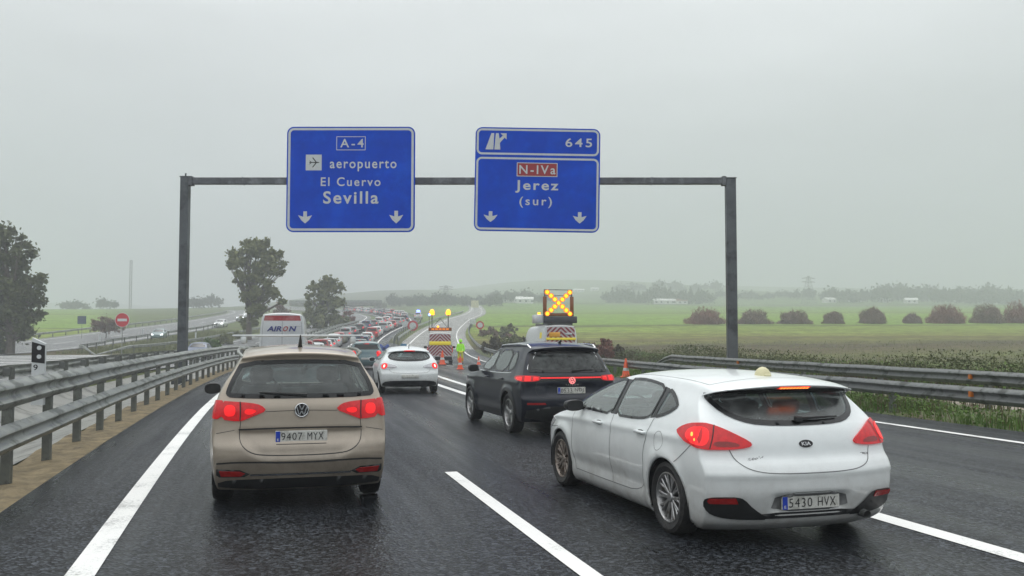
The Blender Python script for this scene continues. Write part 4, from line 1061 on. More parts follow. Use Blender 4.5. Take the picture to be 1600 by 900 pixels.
    p = B.proj('T', .62, 0); mb = MB(); mb.tube([p+Vector((.03, 0, -.01)), p+Vector((0, 0, .03)), p+Vector((-.05, 0, .13))], [.03, .02, .006], 8); mb.obj('roof_antenna', M_black, root)
    decal(B, 'lower_valance', 'B', chaikin([(-.86, .215), (.86, .215), (.80, .30), (.55, .325), (-.55, .325), (-.80, .30)], 1), M_black, root, off=.005)
    decal(B, 'crease_highlight', 'B', [(-.50, .355), (.50, .355), (.50, .375), (-.50, .375)], M_chrome, root, off=.006)  # bright strip laid on as the highlight along the bumper crease
    mb = MB(); ribbon(B, mb, 'B', [(.83, .455), (.6, .47), (.0, .455), (-.6, .47), (-.83, .455)], .012, .004); mb.obj('bumper_line', M_seam, root)
    plate(B, root, -.0, .665, '9407 MYX')
    mb = MB(); ribbon(B, mb, 'B', [(-.62, .74), (-.3, .75), (.3, .75), (.62, .74)], .014, .003); ribbon(B, mb, 'B', [(-.25, .59), (.25, .59)], .006)
    ribbon(B, mb, 'B', [(.60, .83), (.62, .62), (.52, .53), (.35, .505), (-.35, .505), (-.52, .53), (-.62, .62), (-.60, .83)])
    ribbon(B, mb, 'B', [(.66, .735), (.84, .70)], .005); ribbon(B, mb, 'B', [(-.66, .735), (-.84, .70)], .005)
    ribbon(B, mb, 'B', [(.36, .915), (.0, .925), (-.36, .915)], .005)
    for vw in 'LR': ribbon(B, mb, vw, [(2.24, 1.05), (2.26, .4)]); ribbon(B, mb, vw, [(1.26, 1.05), (1.30, .72), (1.40, .4), (2.26, .32), (3.2, .32), (3.24, 1.0)])
    mb.obj('panel_gap', M_seam, root)
    # round emblem with two stacked letters
    p = B.proj('B', 0, .925); M = Matrix.Translation((p.x-.012, 0, .925)); mb = MB(); n = 32
    rg = [(.060, .0), (.060, -.008), (.066, -.010), (.072, -.006), (.073, .01)]
    vs = [M @ Vector((h, r*math.cos(2*math.pi*k/n), r*math.sin(2*math.pi*k/n))) for r, h in rg for k in range(n)]
    mb.add(vs, [(i*n+k, i*n+(k+1) % n, (i+1)*n+(k+1) % n, (i+1)*n+k) for i in range(4) for k in range(n)])
    def stroke(a, b, w_=.011):
        a = Vector(a); b = Vector(b); d = (b-a).normalized(); nn = Vector((-d.y, d.x))*w_/2
        q = [a+nn, b+nn, b-nn, a-nn]; mb.add([M @ Vector((-.007, -v.x, v.y)) for v in q]+[M @ Vector((.0, -v.x, v.y)) for v in q], [(0, 1, 2, 3), (0, 4, 5, 1), (1, 5, 6, 2), (2, 6, 7, 3), (3, 7, 4, 0)])
    for sg in (1, -1):
        stroke((sg*.026, .055), (sg*.004, .006)); stroke((sg*.051, .035), (sg*.024, -.05)); stroke((sg*.024, -.05), (0, -.006))
    bd = mb.obj('badge', M_chrome, root); autosmooth(bd, 40)
    mb = MB(); mb.add([M @ Vector((.001, .06*math.cos(2*math.pi*k/n), .06*math.sin(2*math.pi*k/n))) for k in range(n)], [tuple(range(n))]); mb.obj('badge_field', M_signb, bd)
    p = B.proj('B', -.05, 1.07, .02); mb = MB(); c = B.proj('B', .42, 1.10, .02); mb.tube([p, (p+c)/2+Vector((-.01, 0, .0)), c], [.018, .012, .008], 6); mb.obj('wiper', M_black, root)
    seats(root, [2.25], [.40, -.40], .55, .62, .5); seats(root, [1.35], [.48, 0, -.48], .52, .5, .42, head=False); dash(root, 3.0, 1.65, 1.08)
    warp(root, lambda x, z: .07*ss(.36, .6, z)*(1-ss(1.12, 1.45, z))*(1-ss(.40, .58, x)))
    return root
# ---- dark SUV
def dark_suv():
    P = dict(W=1.86, zb=.24, RA=.40, wheels=[(.88, .36), (3.56, .36)], flare=.03, crown=.05, rb=.16, rbe=3.0, fb=.3,
        top=[(.20, 1.56), (.5, 1.60), (1.0, 1.635), (1.7, 1.64), (2.2, 1.58), (2.65, 1.40), (3.1, 1.15), (3.3, 1.07), (3.8, 1.02), (4.2, .93), (4.42, .80)],
        rear=[(.24, .16), (.36, .07), (.50, .01), (.62, .0), (.70, .04), (.85, .055), (.95, .05), (1.03, .06), (1.10, .11), (1.3, .22), (1.47, .31), (1.50, .30), (1.52, .17), (1.56, .19)],
        front=[(.24, 4.3), (.45, 4.42), (.8, 4.42)],
        plan=[(0, .95), (.3, .985), (.8, 1.0), (1.3, .99), (2.8, .985), (3.5, 1.0), (4.1, .96), (4.4, .90)],
        sec=[(.24, .93), (.34, .965), (.5, .99), (.75, 1.0), (.9, .985), (1.02, .955), (1.1, .915), (1.3, .82), (1.5, .72), (1.66, .65)],
        side=lambda x, z: -.025*math.exp(-((z-.50)/.07)**2)*(1 if 1.3 < x < 3.1 else 0)+.015*math.exp(-((z-.93)/.03)**2)*(1 if .2 < x < 4 else 0),
        reardisp=lambda y, z: (.03 if (abs(y) < .45 and .72 < z < .90) else 0)-.015*math.exp(-((z-.66)/.02)**2))
    B = Body(P, (120, 60, 50), 2)
    root = empty('car', (0, 0, 0), 0, 'black SUV with a red light bar across the tail, ahead of the white hatchback', 'car')
    pm = car_paint('black_paint', (.007, .010, .020), dirt=(.03, .028, .027), metal=0, rough=.3, amount=.3, dz=(.25, .6), coat=.55); pm.node_tree.nodes['Principled BSDF'].inputs['Specular IOR Level'].default_value = .2
    window(B, root, 'rear_window', 'B', [(-.60, 1.46), (0, 1.475), (.60, 1.46), (.68, 1.3), (.735, 1.13), (.70, 1.11), (-.70, 1.11), (-.735, 1.13), (-.68, 1.3)], G_dark, .04, sm=1)
    window(B, root, 'windscreen', 'F', [(-.72, 1.13), (.72, 1.13), (.66, 1.3), (.54, 1.55), (-.54, 1.55), (-.66, 1.3)], G_clear, .04, sm=1)
    for vw in 'LR':
        window(B, root, 'side_window', vw, [(2.13, 1.08), (2.92, 1.09), (2.62, 1.30), (2.35, 1.455), (2.12, 1.48)], G_clear, .02, sm=1)
        window(B, root, 'side_window', vw, [(1.22, 1.09), (2.07, 1.08), (2.06, 1.48), (1.22, 1.49)], G_dark, .02, sm=1)
        window(B, root, 'quarter_window', vw, [(.78, 1.22), (.88, 1.13), (1.16, 1.09), (1.16, 1.47), (.90, 1.44)], G_dark, .02, sm=1)
        decal(B, 'door_pillar', vw, [(2.03, 1.08), (2.17, 1.08), (2.155, 1.475), (2.03, 1.48)], M_frit, root, off=.0025); decal(B, 'door_pillar', vw, [(1.12, 1.10), (1.26, 1.085), (1.26, 1.475), (1.12, 1.46)], M_frit, root, off=.0025)
        # satin trim blade behind the last side window, bright line under the windows
        decal(B, 'trim_blade', 'B' + vw, chaikin([(.70, 1.16), (.735, 1.15), (.73, 1.30), (.69, 1.455), (.655, 1.46), (.685, 1.30)], 1), M_chrome, root, off=.006)
        mb = MB(); ribbon(B, mb, vw, [(.84, 1.085), (1.2, 1.062), (2.1, 1.052), (2.95, 1.062)], .016, .008); mb.obj('window_trim', M_chrome, root)
        mb = MB(); ribbon(B, mb, vw, [(1.35, .34), (3.1, .34)], .05, .006, sm=0); mb.obj('sill_trim', M_black, root)
    B.arches(); body = B.obj('body', pm, root); shell(body); liners(P, root, B)
    for sg in (1, -1):
        vw = 'BL' if sg > 0 else 'BR'; f = (lambda p: p) if sg > 0 else mirror
        o = lamp(B, root, vw, [(.47, 1.03), (.55, 1.045), (.70, 1.045), (.84, 1.05), (1.0, 1.03), (1.02, .99), (.90, .955), (.70, .945), (.55, .95), (.47, .975)], M_reddim, 1, .016)
        for q in ([(.50, 1.02), (.58, 1.03), (.58, .965), (.50, .975)], [(.62, 1.035), (.72, 1.04), (.72, .955), (.62, .96)], [(.76, 1.03), (.92, 1.02), (.96, 1.0), (.90, .97), (.76, .96)]):
            decal(B, 'brake_lamp', vw, q, M_redlit, o, off=.019)
        decal(B, 'reflector', 'B', f([(.48, .55), (.80, .55), (.80, .585), (.50, .585)]), M_refl, root, off=.008, thick=1)
        for (wx, wz) in P['wheels']: make_wheel(root, wx, sg*(P['W']/2-.125), .36, .235, 'five', sg)
        mirror_part(root, 2.90, sg*.91, 1.09, sg, M_black, size=1.05)
        for hx in (1.28, 2.25):
            p = B.proj('L' if sg > 0 else 'R', hx, .96); rbox('door_handle', root, tuple(p+Vector((-.1, sg*.02-.012, -.014))), tuple(p+Vector((.1, sg*.02+.012, .014))), pm, .006)
        mb = MB(); pts = [B.proj('T', x, sg*.62, z) for x, z in ((.45, -.01), (.6, .03), (1.0, .035), (1.8, .035), (2.1, .025), (2.25, -.01))]; mb.tube(pts, .018, 8); mb.obj('roof_rail', M_chrome, root)
        for (wx, wz) in P['wheels']:
            mb = MB(); ribbon(B, mb, 'L' if sg > 0 else 'R', [(wx+.43*math.cos(t), wz+.43*math.sin(t)) for t in np.linspace(.05, math.pi-.05, 26)], .055, .006, sm=0); mb.obj('arch_trim', M_black, root)
    decal(B, 'light_bar', 'B', [(-.60, 1.000), (.60, 1.000), (.60, 1.022), (-.60, 1.022)], M_redlit, root, off=.012, thick=1)
    decal(B, 'tail_panel', 'B', [(-.60, .955), (.60, .955), (.60, 1.04), (-.60, 1.04)], M_frit, root, off=.004)
    p = B.proj('B', 0, .985); n = 24; mb = MB()
    for (ra, rb_) in ((.052, .062),): mb.add([Vector((p.x-.022, r*math.cos(2*math.pi*k/n), .965+r*math.sin(2*math.pi*k/n))) for r in (ra, rb_) for k in range(n)], [(k, (k+1) % n, n+(k+1) % n, n+k) for k in range(n)])
    for sg in (1, -1):
        for a, b in (((.022, .046), (.004, .005)), ((.043, .030), (.02, -.042)), ((.02, -.042), (0, -.005))):
            A = Vector((sg*a[0], a[1])); C_ = Vector((sg*b[0], b[1])); dd = (C_-A).normalized(); nn = Vector((-dd.y, dd.x))*.006
            mb.add([Vector((p.x-.0225, -v.x, .965+v.y)) for v in (A+nn, C_+nn, C_-nn, A-nn)], [(0, 1, 2, 3)])
    M_pink = mat('emblem_lit', (.8, .25, .25), .3, emit=(1, .28, .28), es=.9); bd = mb.obj('badge', M_pink, root)
    mb = MB(); mb.add([Vector((p.x-x_, .063*math.cos(2*math.pi*k/n), .965+.063*math.sin(2*math.pi*k/n))) for x_ in (.019, -.02) for k in range(n)], [tuple(range(n))]+[(k, (k+1) % n, n+(k+1) % n, n+k) for k in range(n)]); mb.obj('badge_field', M_refl, bd)
    pp = B.proj('B', 0, .90); lettering('TAYRON', (pp.x-.012, 0, .89), .24, .026, M_galv, root, rear=True, bold=.01, space=1.6)
    plate(B, root, .0, .79, '0533 NDJ')
    decal(B, 'lower_valance', 'B', chaikin([(-.82, .25), (.82, .25), (.80, .52), (-.80, .52)], 1), M_black, root, off=.004)
    mb = MB(); p = B.proj('B', -.03, 1.12, .025); c = B.proj('B', -.42, 1.14, .02); mb.tube([p, (p+c)/2, c], [.02, .014, .008], 6); mb.obj('wiper', M_black, root)
    mb = MB(); p = B.proj('T', .62, 0); mb.tube([p+Vector((.08, 0, -.01)), p+Vector((0, 0, .03)), p+Vector((-.05, 0, .065))], [.03, .02, .006], 8); mb.obj('roof_antenna', M_black, root)
    mb = MB(); ribbon(B, mb, 'B', [(.62, .95), (.66, .78), (.58, .67), (.3, .65), (-.3, .65), (-.58, .67), (-.66, .78), (-.62, .95)])
    for vw in 'LR': ribbon(B, mb, vw, [(2.10, 1.04), (2.12, .38)]); ribbon(B, mb, vw, [(1.18, 1.04), (1.24, .80), (1.36, .6), (1.4, .38), (3.05, .38), (3.12, .8), (3.0, 1.04)])
    mb.obj('panel_gap', M_signb, root)
    seats(root, [2.15], [.38, -.38], .58); seats(root, [1.3], [.42, -.42], .55); dash(root, 2.9, 1.65, 1.08)
    return root
# ---- white coupe-like hatchback
def white_coupe():
    P = dict(W=1.84, zb=.20, RA=.36, wheels=[(.80, .325), (3.44, .325)], flare=.02, crown=.06, rb=.22, rbe=2.4, fb=.35,
        top=[(.28, 1.31), (.6, 1.37), (1.1, 1.415), (1.7, 1.425), (2.2, 1.37), (2.6, 1.20), (3.0, 1.01), (3.2, .95), (3.7, .87), (4.1, .74), (4.22, .66)],
        rear=[(.20, .16), (.30, .06), (.45, .0), (.58, .0), (.70, .06), (.85, .10), (.98, .17), (1.1, .27), (1.25, .37), (1.29, .30), (1.31, .28)],
        front=[(.2, 4.1), (.4, 4.25), (.66, 4.22)],
        plan=[(0, .94), (.3, .98), (.7, 1.0), (1.3, .985), (2.8, .98), (3.4, .99), (4.0, .95), (4.25, .88)],
        sec=[(.2, .93), (.3, .96), (.5, .985), (.70, 1.0), (.85, .98), (.98, .92), (1.1, .83), (1.25, .73), (1.35, .66), (1.43, .58)])
    B = Body(P, (80, 44, 40), 2)
    root = empty('car', (0, 0, 0), 0, 'white coupe with round glowing tail lights, between the tan people carrier and the black SUV', 'car')
    pm = MATS['white_paint']
    window(B, root, 'rear_window', 'B', [(-.50, 1.255), (0, 1.275), (.50, 1.255), (.60, 1.17), (.64, 1.09), (.56, 1.03), (.3, .985), (-.3, .985), (-.56, 1.03), (-.64, 1.09), (-.60, 1.17)], G_tint, .04, sm=1)
    window(B, root, 'windscreen', 'F', [(-.68, 1.02), (.68, 1.02), (.6, 1.2), (.48, 1.35), (-.48, 1.35), (-.6, 1.2)], G_clear, .04, sm=1)
    for vw in 'LR': window(B, root, 'side_window', vw, [(.98, 1.12), (1.4, 1.0), (2.8, .98), (2.5, 1.15), (2.15, 1.27), (1.7, 1.30), (1.2, 1.27)], G_tint, .02, sm=1)
    B.arches(); body = B.obj('body', pm, root); shell(body); liners(P, root, B)
    for sg in (1, -1):
        vw = 'BL' if sg > 0 else 'BR'
        o = lamp(B, root, vw, [(.36, .82), (.44, .86), (.60, .90), (.75, .93), (.86, .90), (.90, .83), (.84, .76), (.70, .735), (.50, .75), (.38, .78)], M_headc, 1, .014)
        decal(B, 'brake_lamp', vw, [(.72+.095*math.cos(t), .83+.085*math.sin(t)) for t in np.linspace(0, 2*math.pi, 22)[:-1]], M_redlit, o, off=.02, thick=1)
        decal(B, 'bulb', vw, [(.72+.03*math.cos(t), .83+.045*math.sin(t)) for t in np.linspace(0, 2*math.pi, 14)[:-1]], mat('lamp_white_red', (.9, .6, .5), .3, emit=(1, .5, .42), es=1.6), o, off=.024)
        mbz = MB(); ribbon(B, mbz, vw, [(.42, .79), (.62, .785)], .012, .017); mbz.obj('lens_gap', M_seam, o)
        for (wx, wz) in P['wheels']: make_wheel(root, wx, sg*(P['W']/2-.12), .325, .205, 'v', sg)
        mirror_part(root, 2.75, sg*.88, .97, sg, pm)
    decal(B, 'high_brake_light', 'B', [(-.17, 1.278), (.17, 1.278), (.17, 1.305), (-.17, 1.305)], M_redlit, root, off=.006, thick=1)
    decal(B, 'lower_valance', 'B', chaikin([(-.84, .21), (.84, .21), (.80, .36), (.5, .40), (-.5, .40), (-.80, .36)], 1), M_black, root, off=.005)
    plate(B, root, 0, .52, '4186 HKP') if False else rbox('number_plate', root, (-.022, -.26, .47), (0, .26, .58), M_plate, .004)
    mb = MB(); ribbon(B, mb, 'B', [(.62, .78), (.60, .66), (.4, .62), (-.4, .62), (-.60, .66), (-.62, .78)]); mb.obj('panel_gap', M_seamw, root)
    mb = MB(); p = B.proj('T', .55, 0); mb.tube([p, p+Vector((-.1, 0, .16))], [.012, .005], 6); mb.obj('roof_antenna', M_black, root)
    seats(root, [2.0], [.36, -.36], .42); dash(root, 2.7, 1.6, .98)
    return root
mpv = tan_mpv(); suv = dark_suv(); coupe = white_coupe()

# ---- vans
def van(kind):
    """kind: 'tall' panel van, 'small' chevron van, 'mid' lane-closure van"""
    D = {'tall': (5.6, 2.02, 2.66, .34), 'small': (4.4, 1.80, 2.28, .31), 'mid': (5.0, 1.95, 2.42, .33)}[kind]; L, Wd, Ht, Rw = D
    hd = Ht*.62 if kind == 'tall' else 1.3
    P = dict(W=Wd, zb=.26, RA=Rw+.06, wheels=[(.95, Rw), (L-.95, Rw)], flare=.01, crown=.07, rb=.05, rbe=4, fb=.3,
        top=[(.07, Ht-.06), (.4, Ht-.01), (1.5, Ht), (L-2.2, Ht-.01), (L-1.8, Ht-.1), (L-1.1, hd), (L-.75, hd-.12), (L-.2, hd-.32), (L-.05, hd-.5)],
        rear=[(.26, .08), (.45, .0), (.6, .0), (.65, .05), (1.2, .06), (Ht*.75, .075), (Ht-.12, .12), (Ht-.06, .10)],
        front=[(.26, L-.1), (.5, L), (hd-.5, L-.05)],
        plan=[(0, .97), (.3, .99), (.8, 1), (L-1.5, 1), (L-.6, .96), (L, .88)],
        sec=[(.26, .96), (.5, 1.0), (1.0, .99), (Ht*.6, .955), (Ht*.85, .90), (Ht-.05, .82), (Ht+.02, .78)])
    B = Body(P, (60, 36, 30), 2)
    return P, B
def van_common(P, B, root, pm, zl, lampm=M_reddim):
    B.arches(); body = B.obj('body', pm, root); shell(body); liners(P, root, B)
    for sg in (1, -1):
        vw = 'BL' if sg > 0 else 'BR'; t = P['W']*.5*.707
        lamp(B, root, vw, [(t-.07, zl), (t+.10, zl), (t+.10, zl+.38), (t-.04, zl+.38)], lampm, 1, .015)
        for (wx, wz) in P['wheels']: make_wheel(root, wx, sg*(P['W']/2-.13), wz, .22, 'steel', sg, M_galvd)
        mirror_part(root, P['top'][-1][0]-1.15, sg*P['W']/2*.97, 1.15, sg, M_black, size=1.3)
    decal(B, 'bumper', 'B', [(-P['W']*.45, .30), (P['W']*.45, .30), (P['W']*.45, .55), (-P['W']*.45, .55)], M_black, root, off=.012, thick=1)
P, B = van('tall'); airvan = empty('van', (0, 0, 0), 0, 'tall white van with a red roof band and blue lettering, ahead of the tan car', 'van')
M_vanw = car_paint('van_white', (.66, .68, .68), dirt=(.35, .33, .30), amount=.4)
window(B, airvan, 'windscreen', 'F', [(-.8, 1.55), (.8, 1.55), (.72, 2.3), (-.72, 2.3)], G_clear, .04)
for vw in 'LR': window(B, airvan, 'side_window', vw, [(3.7, 1.35), (4.5, 1.35), (4.2, 1.75), (3.75, 1.85)], G_clear, .02)
van_common(P, B, airvan, M_vanw, .75, M_redmid)
M_vred = mat('van_red', (.42, .045, .05), .45, 0, .15, 3, col2=(.5, .16, .16), c2s=2)
decal(B, 'roof_band', 'B', [(-.78, 2.30), (.78, 2.30), (.73, 2.52), (-.73, 2.52)], M_vred, airvan, off=.006)
M_vblu = mat('van_blue', (.03, .04, .22), .45)
px_ = B.proj('B', 0, 1.95).x-.03
lettering('AIR', (px_, .30, 1.95), .62, .22, M_vblu, airvan, rear=True, bold=.03, shear=.3)
lettering('O', (px_, -.14, 1.95), .20, .22, M_vred, airvan, rear=True, bold=.03, shear=.3)
lettering('N', (px_, -.44, 1.95), .26, .22, M_vblu, airvan, rear=True, bold=.03, shear=.3)
mb = MB(); ribbon(B, mb, 'B', [(0, .6), (0, 2.28)], .014, .004, sm=0)
for sg in (1, -1): ribbon(B, mb, 'B', [(sg*.86, .6), (sg*.83, 1.8), (sg*.80, 2.25)], .012, .004, sm=0)
ribbon(B, mb, 'B', [(-.82, 1.62), (.82, 1.62)], .012, .004, sm=0); ribbon(B, mb, 'B', [(-.8, 2.05), (-.3, 2.05)], .008, .004, sm=0); mb.obj('panel_gap', M_seamw, airvan)
rbox('number_plate', airvan, (.0, -.26, .78), (.03, .26, .89), M_plate, .004)

M_chevr = mat('chevron_red', (.26, .02, .04), .4, 0, .15, 3); M_chevw = mat('chevron_white', (.55, .50, .50), .4, 0, .1, 3)
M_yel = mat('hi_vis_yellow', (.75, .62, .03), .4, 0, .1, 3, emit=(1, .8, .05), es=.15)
def chevrons(parent, Bv, x, w, z0, z1, n=5, sw=.12, name='chevron_panel', y0=0):
    """board of red and white inverted-V stripes facing backwards"""
    mb = MB(); mb.box((x-.006, y0-w/2, z0), (x, y0+w/2, z1)); pn = mb.obj(name, M_chevw, parent)
    mb = MB(); h = z1-z0
    from mathutils.geometry import tessellate_polygon
    def clip(poly):
        for (ax, lim, sgn) in ((0, 0, 1), (0, w/2, -1), (1, z0, 1), (1, z1, -1)):
            o = []
            for i in range(len(poly)):
                a, b = poly[i-1], poly[i]; ia = sgn*(a[ax]-lim) >= 0; ib = sgn*(b[ax]-lim) >= 0
                if ia != ib: t = (lim-a[ax])/(b[ax]-a[ax]); o.append((a[0]+(b[0]-a[0])*t, a[1]+(b[1]-a[1])*t))
                if ib: o.append(b)
            poly = o
            if not poly: break
        return poly
    k = z0-2*sw
    while k < z1+w:
        q = clip([(0, k), (0, k+sw), (w/2, k+sw-w/2*1.0), (w/2, k-w/2*1.0)])
        if len(q) > 2:
            for sg in (1, -1):
                vs = [(x-.009, y0+sg*a, b) for a, b in q]; mb.add(vs, [tuple(range(len(q)))])
        k += 2*sw
    mb.obj('stripes', M_chevr, pn); return pn
# small van with folded arrow board
P, B = van('small'); cvan = empty('van', (0, 0, 0), 0, 'small road works van with red chevrons and two amber beacons on tall posts', 'van')
window(B, cvan, 'windscreen', 'F', [(-.7, 1.15), (.7, 1.15), (.62, 1.6), (-.62, 1.6)], G_clear, .04)
window(B, cvan, 'rear_window', 'B', [(-.62, 1.40), (.62, 1.40), (.58, 1.54), (-.58, 1.54)], G_dark, .02)
van_common(P, B, cvan, M_vanw, .85, M_redmid)
chevrons(cvan, B, .015, 1.64, .60, 1.34); chevrons(cvan, B, .055, 1.46, 1.62, 2.12, name='upper_chevron_panel')
rbox('warning_strip', cvan, (-.03, -.74, 1.35), (.02, .74, 1.61), M_yel, .01)
rbox('beacon_board', cvan, (.35, -.80, 2.36), (.50, .80, 2.60), mat('board_brown', (.24, .075, .015), .5), .01)
for y in (-.5, -.25, 0, .25, .5): rbox('lamp_unit', cvan, (.335, y-.10, 2.42), (.352, y+.10, 2.54), M_ambd, .004)
mb = MB()
for sg in (1, -1): mb.box((.40, sg*.56-.035, 2.6), (.46, sg*.56+.035, 3.5)); mb.tube([(.43, sg*.50, 2.62), (.43, -sg*.05, 3.3)], .018, 5)
mb.tube([(.43, -.25, 3.0), (.43, 0, 3.2), (.43, .25, 3.0)], .015, 5); mb.obj('board_frame', M_galvd, cvan)
for sg in (1, -1):
    b_ = MB(); b_.lathe([(.0, .42), (.11, .36), (.17, .18), (.15, 0), (.0, 0)], 12); q = b_.obj('beacon', M_amb, cvan); q.location = (.43, sg*.56, 3.5)
b_ = MB(); b_.lathe([(.0, .16), (.06, .13), (.07, 0), (.0, 0)], 10); q = b_.obj('blue_beacon', M_blu, cvan); q.location = (.55, .75, 3.45)
mb = MB(); mb.tube([(.55, .75, 2.2), (.55, .75, 3.45)], .02, 6); mb.obj('beacon_post', M_galvd, cvan)
b_ = MB(); b_.lathe([(.0, .14), (.07, .12), (.08, 0), (.0, 0)], 10); q = b_.obj('beacon', M_amb, cvan); q.location = (.42, .15, 2.6)
# lane-closure van with lit X
P, B = van('mid'); xvan = empty('van', (0, 0, 0), 0, 'white road works van with a lit amber X board, beyond the black SUV', 'van')
window(B, xvan, 'windscreen', 'F', [(-.75, 1.25), (.75, 1.25), (.68, 1.75), (-.68, 1.75)], G_clear, .04)
for vw in 'LR': window(B, xvan, 'side_window', vw, [(3.3, 1.15), (4.0, 1.15), (3.75, 1.55), (3.35, 1.65)], G_clear, .02)
van_common(P, B, xvan, M_vanw, .8)
chevrons(xvan, B, .045, 1.50, .62, 2.26, sw=.13)
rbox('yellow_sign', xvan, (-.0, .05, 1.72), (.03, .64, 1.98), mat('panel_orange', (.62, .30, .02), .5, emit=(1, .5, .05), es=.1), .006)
rbox('warning_strip', xvan, (-.01, -.80, 1.55), (.03, .80, 1.68), M_yel, .006)
rbox('information_plate', xvan, (-.0, -.60, 1.84), (.03, -.22, 1.95), M_signw, .004)
decal(B, 'yellow_marking', 'L', [(.5, 1.65), (.85, 1.65), (.85, 1.98), (.5, 1.98)], M_yel, xvan, off=.006)
for x in (.5, 1.9): mb = MB(); mb.box((x, -.80, 2.38), (x+.08, .80, 2.50)); mb.obj('roof_bar', M_galvd, xvan)
rbox('beacon_board', xvan, (.35, -1.0, 2.50), (.60, .80, 2.88), mat('board_grey', (.035, .037, .045), .5), .02)
rbox('equipment_box', xvan, (.50, .74, 2.50), (1.45, 1.14, 2.98), M_vanw, .02)
mb = MB(); zt, zb_ = 4.38, 2.88; y_ = .74
mb.box((.44, -y_-.03, zt-.04), (.50, y_+.03, zt)); mb.box((.445, -y_-.02, zt-.36), (.495, y_+.02, zt-.33)); mb.box((.445, -y_, 3.02), (.495, y_, 3.06))
for sg in (1, -1): mb.box((.44, sg*y_-.03, zb_), (.50, sg*y_+.03, zt))
mb.obj('board_frame', M_galvd, xvan)
for sg in (1, -1): rbox('side_panel', xvan, (.42, sg*y_-.10, 2.89), (.46, sg*y_+.10, 3.98), mat('board_brown', (.24, .075, .015), .5), .006)
rbox('bottom_panel', xvan, (.42, -y_+.1, 2.89), (.46, y_-.1, 3.04), mat('board_brown', (.24, .075, .015), .5), .006)
lm = MB(); lm.lathe([(0, -.06), (.065, -.052), (.10, -.02), (.11, .03), (0, .03)], 14, axis='y')
ring_ = MB(); ring_.lathe([(.11, -.05), (.135, -.05), (.14, .04), (0, .045)], 14, axis='y')
first = None
for sg in (1, -1):
    for k in range(7):
        if k == 3 and sg < 0: continue
        t = k/6; yy = sg*(-.62+1.24*t); zz = 4.22-(4.22-3.02)*t
        if first is None: first = (lm.obj('lamp', M_amb, xvan), ring_.obj('lamp_housing', M_ambd, None)); a, b = first; b.parent = a
        else: a = bpy.data.objects.new('lamp', first[0].data); link(a, xvan); b = bpy.data.objects.new('lamp_housing', first[1].data); link(b, a)
        a.rotation_euler = (0, 0, -math.pi/2); a.location = (.40, yy, zz)
b_ = MB(); b_.lathe([(.0, .14), (.07, .12), (.08, 0), (.0, 0)], 10); q = b_.obj('beacon', M_amb, xvan); q.location = (.9, .92, 2.98)

# ---- generic cars of the queue, coarse but car shaped
def queue_car(name_, col, kind='hatch', front=False):
    P = dict(W=1.78, zb=.2, RA=.35, wheels=[(.78, .31), (3.35, .31)], flare=.01, crown=.05, rb=.14, rbe=2.6, fb=.3,
        top=[(.2, 1.37), (.5, 1.43), (1.4, 1.47), (2.1, 1.40), (2.9, 1.02), (3.6, .90), (4.1, .72)],
        rear=[(.2, .12), (.45, 0), (.6, 0), (.75, .06), (.95, .12), (1.3, .30), (1.37, .24)], front=[(.2, 4.0), (.4, 4.15), (.7, 4.1)],
        plan=[(0, .94), (.5, .99), (2.6, 1), (3.6, .97), (4.2, .88)], sec=[(.2, .94), (.5, .99), (.75, 1), (.95, .94), (1.2, .82), (1.48, .68)])
    if kind == 'tall':
        P['top'] = [(.15, 1.6), (.5, 1.66), (1.6, 1.68), (2.4, 1.55), (3.1, 1.12), (3.7, 1.0), (4.1, .8)]; P['rear'] = [(.2, .12), (.45, 0), (.7, .02), (1.0, .08), (1.5, .22), (1.6, .15)]; P['sec'] = [(.2, .94), (.5, .99), (.8, 1), (1.05, .95), (1.4, .82), (1.7, .7)]
    k = 1.13 if kind == 'tall' else 1
    B = Body(P, (36, 18, 16), 1)
    pm = mat('paint_'+name_, col, .3, 0, .05, 5, coat=.6)
    root = empty('car', (0, 0, 0)); B.obj('body', pm, root)
    decal(B, 'rear_window', 'B', [(-.55, 1.28*k), (.55, 1.28*k), (.66, 1.03*k), (-.66, 1.03*k)], M_frit, root, off=.01, cell=.2)
    for vw in 'LR': decal(B, 'side_window', vw, [(.75, 1.08*k), (1.1, 1.0*k), (2.7, 1.0*k), (2.1, 1.31*k), (1.1, 1.34*k)], M_frit, root, off=.01, cell=.2)
    decal(B, 'windscreen', 'F', [(-.66, 1.05*k), (.66, 1.05*k), (.52, 1.36*k), (-.52, 1.36*k)], M_frit, root, off=.01, cell=.2)
    for sg in (1, -1):
        f = (lambda p: p) if sg > 0 else mirror
        if front:
            lp = decal(B, 'headlight', 'F', f([(.45, .62), (.78, .66), (.76, .78), (.48, .74)]), M_head, root, off=.02, cell=.1)
        decal(B, 'tail_light', 'B', f([(.50, .80), (.84, .80), (.84, .98), (.55, .95)]), M_redlit, root, off=.02, cell=.2)
        for (wx, wz) in P['wheels']:
            mb = MB(); mb.lathe([(0, -.1), (.27, -.1), (.31, -.07), (.31, .07), (.27, .1), (0, .1)], 16, axis='y'); q = mb.obj('wheel', M_rubber, root); q.location = (wx, sg*.79, .31)
    decal(B, 'high_brake_light', 'B', [(-.15, 1.32*k), (.15, 1.32*k), (.15, 1.35*k), (-.15, 1.35*k)], M_redlit, root, off=.015, cell=.2)
    rbox('number_plate', root, (-.01, -.26, .5), (.05, .26, .61), M_plate, .004)
    return root
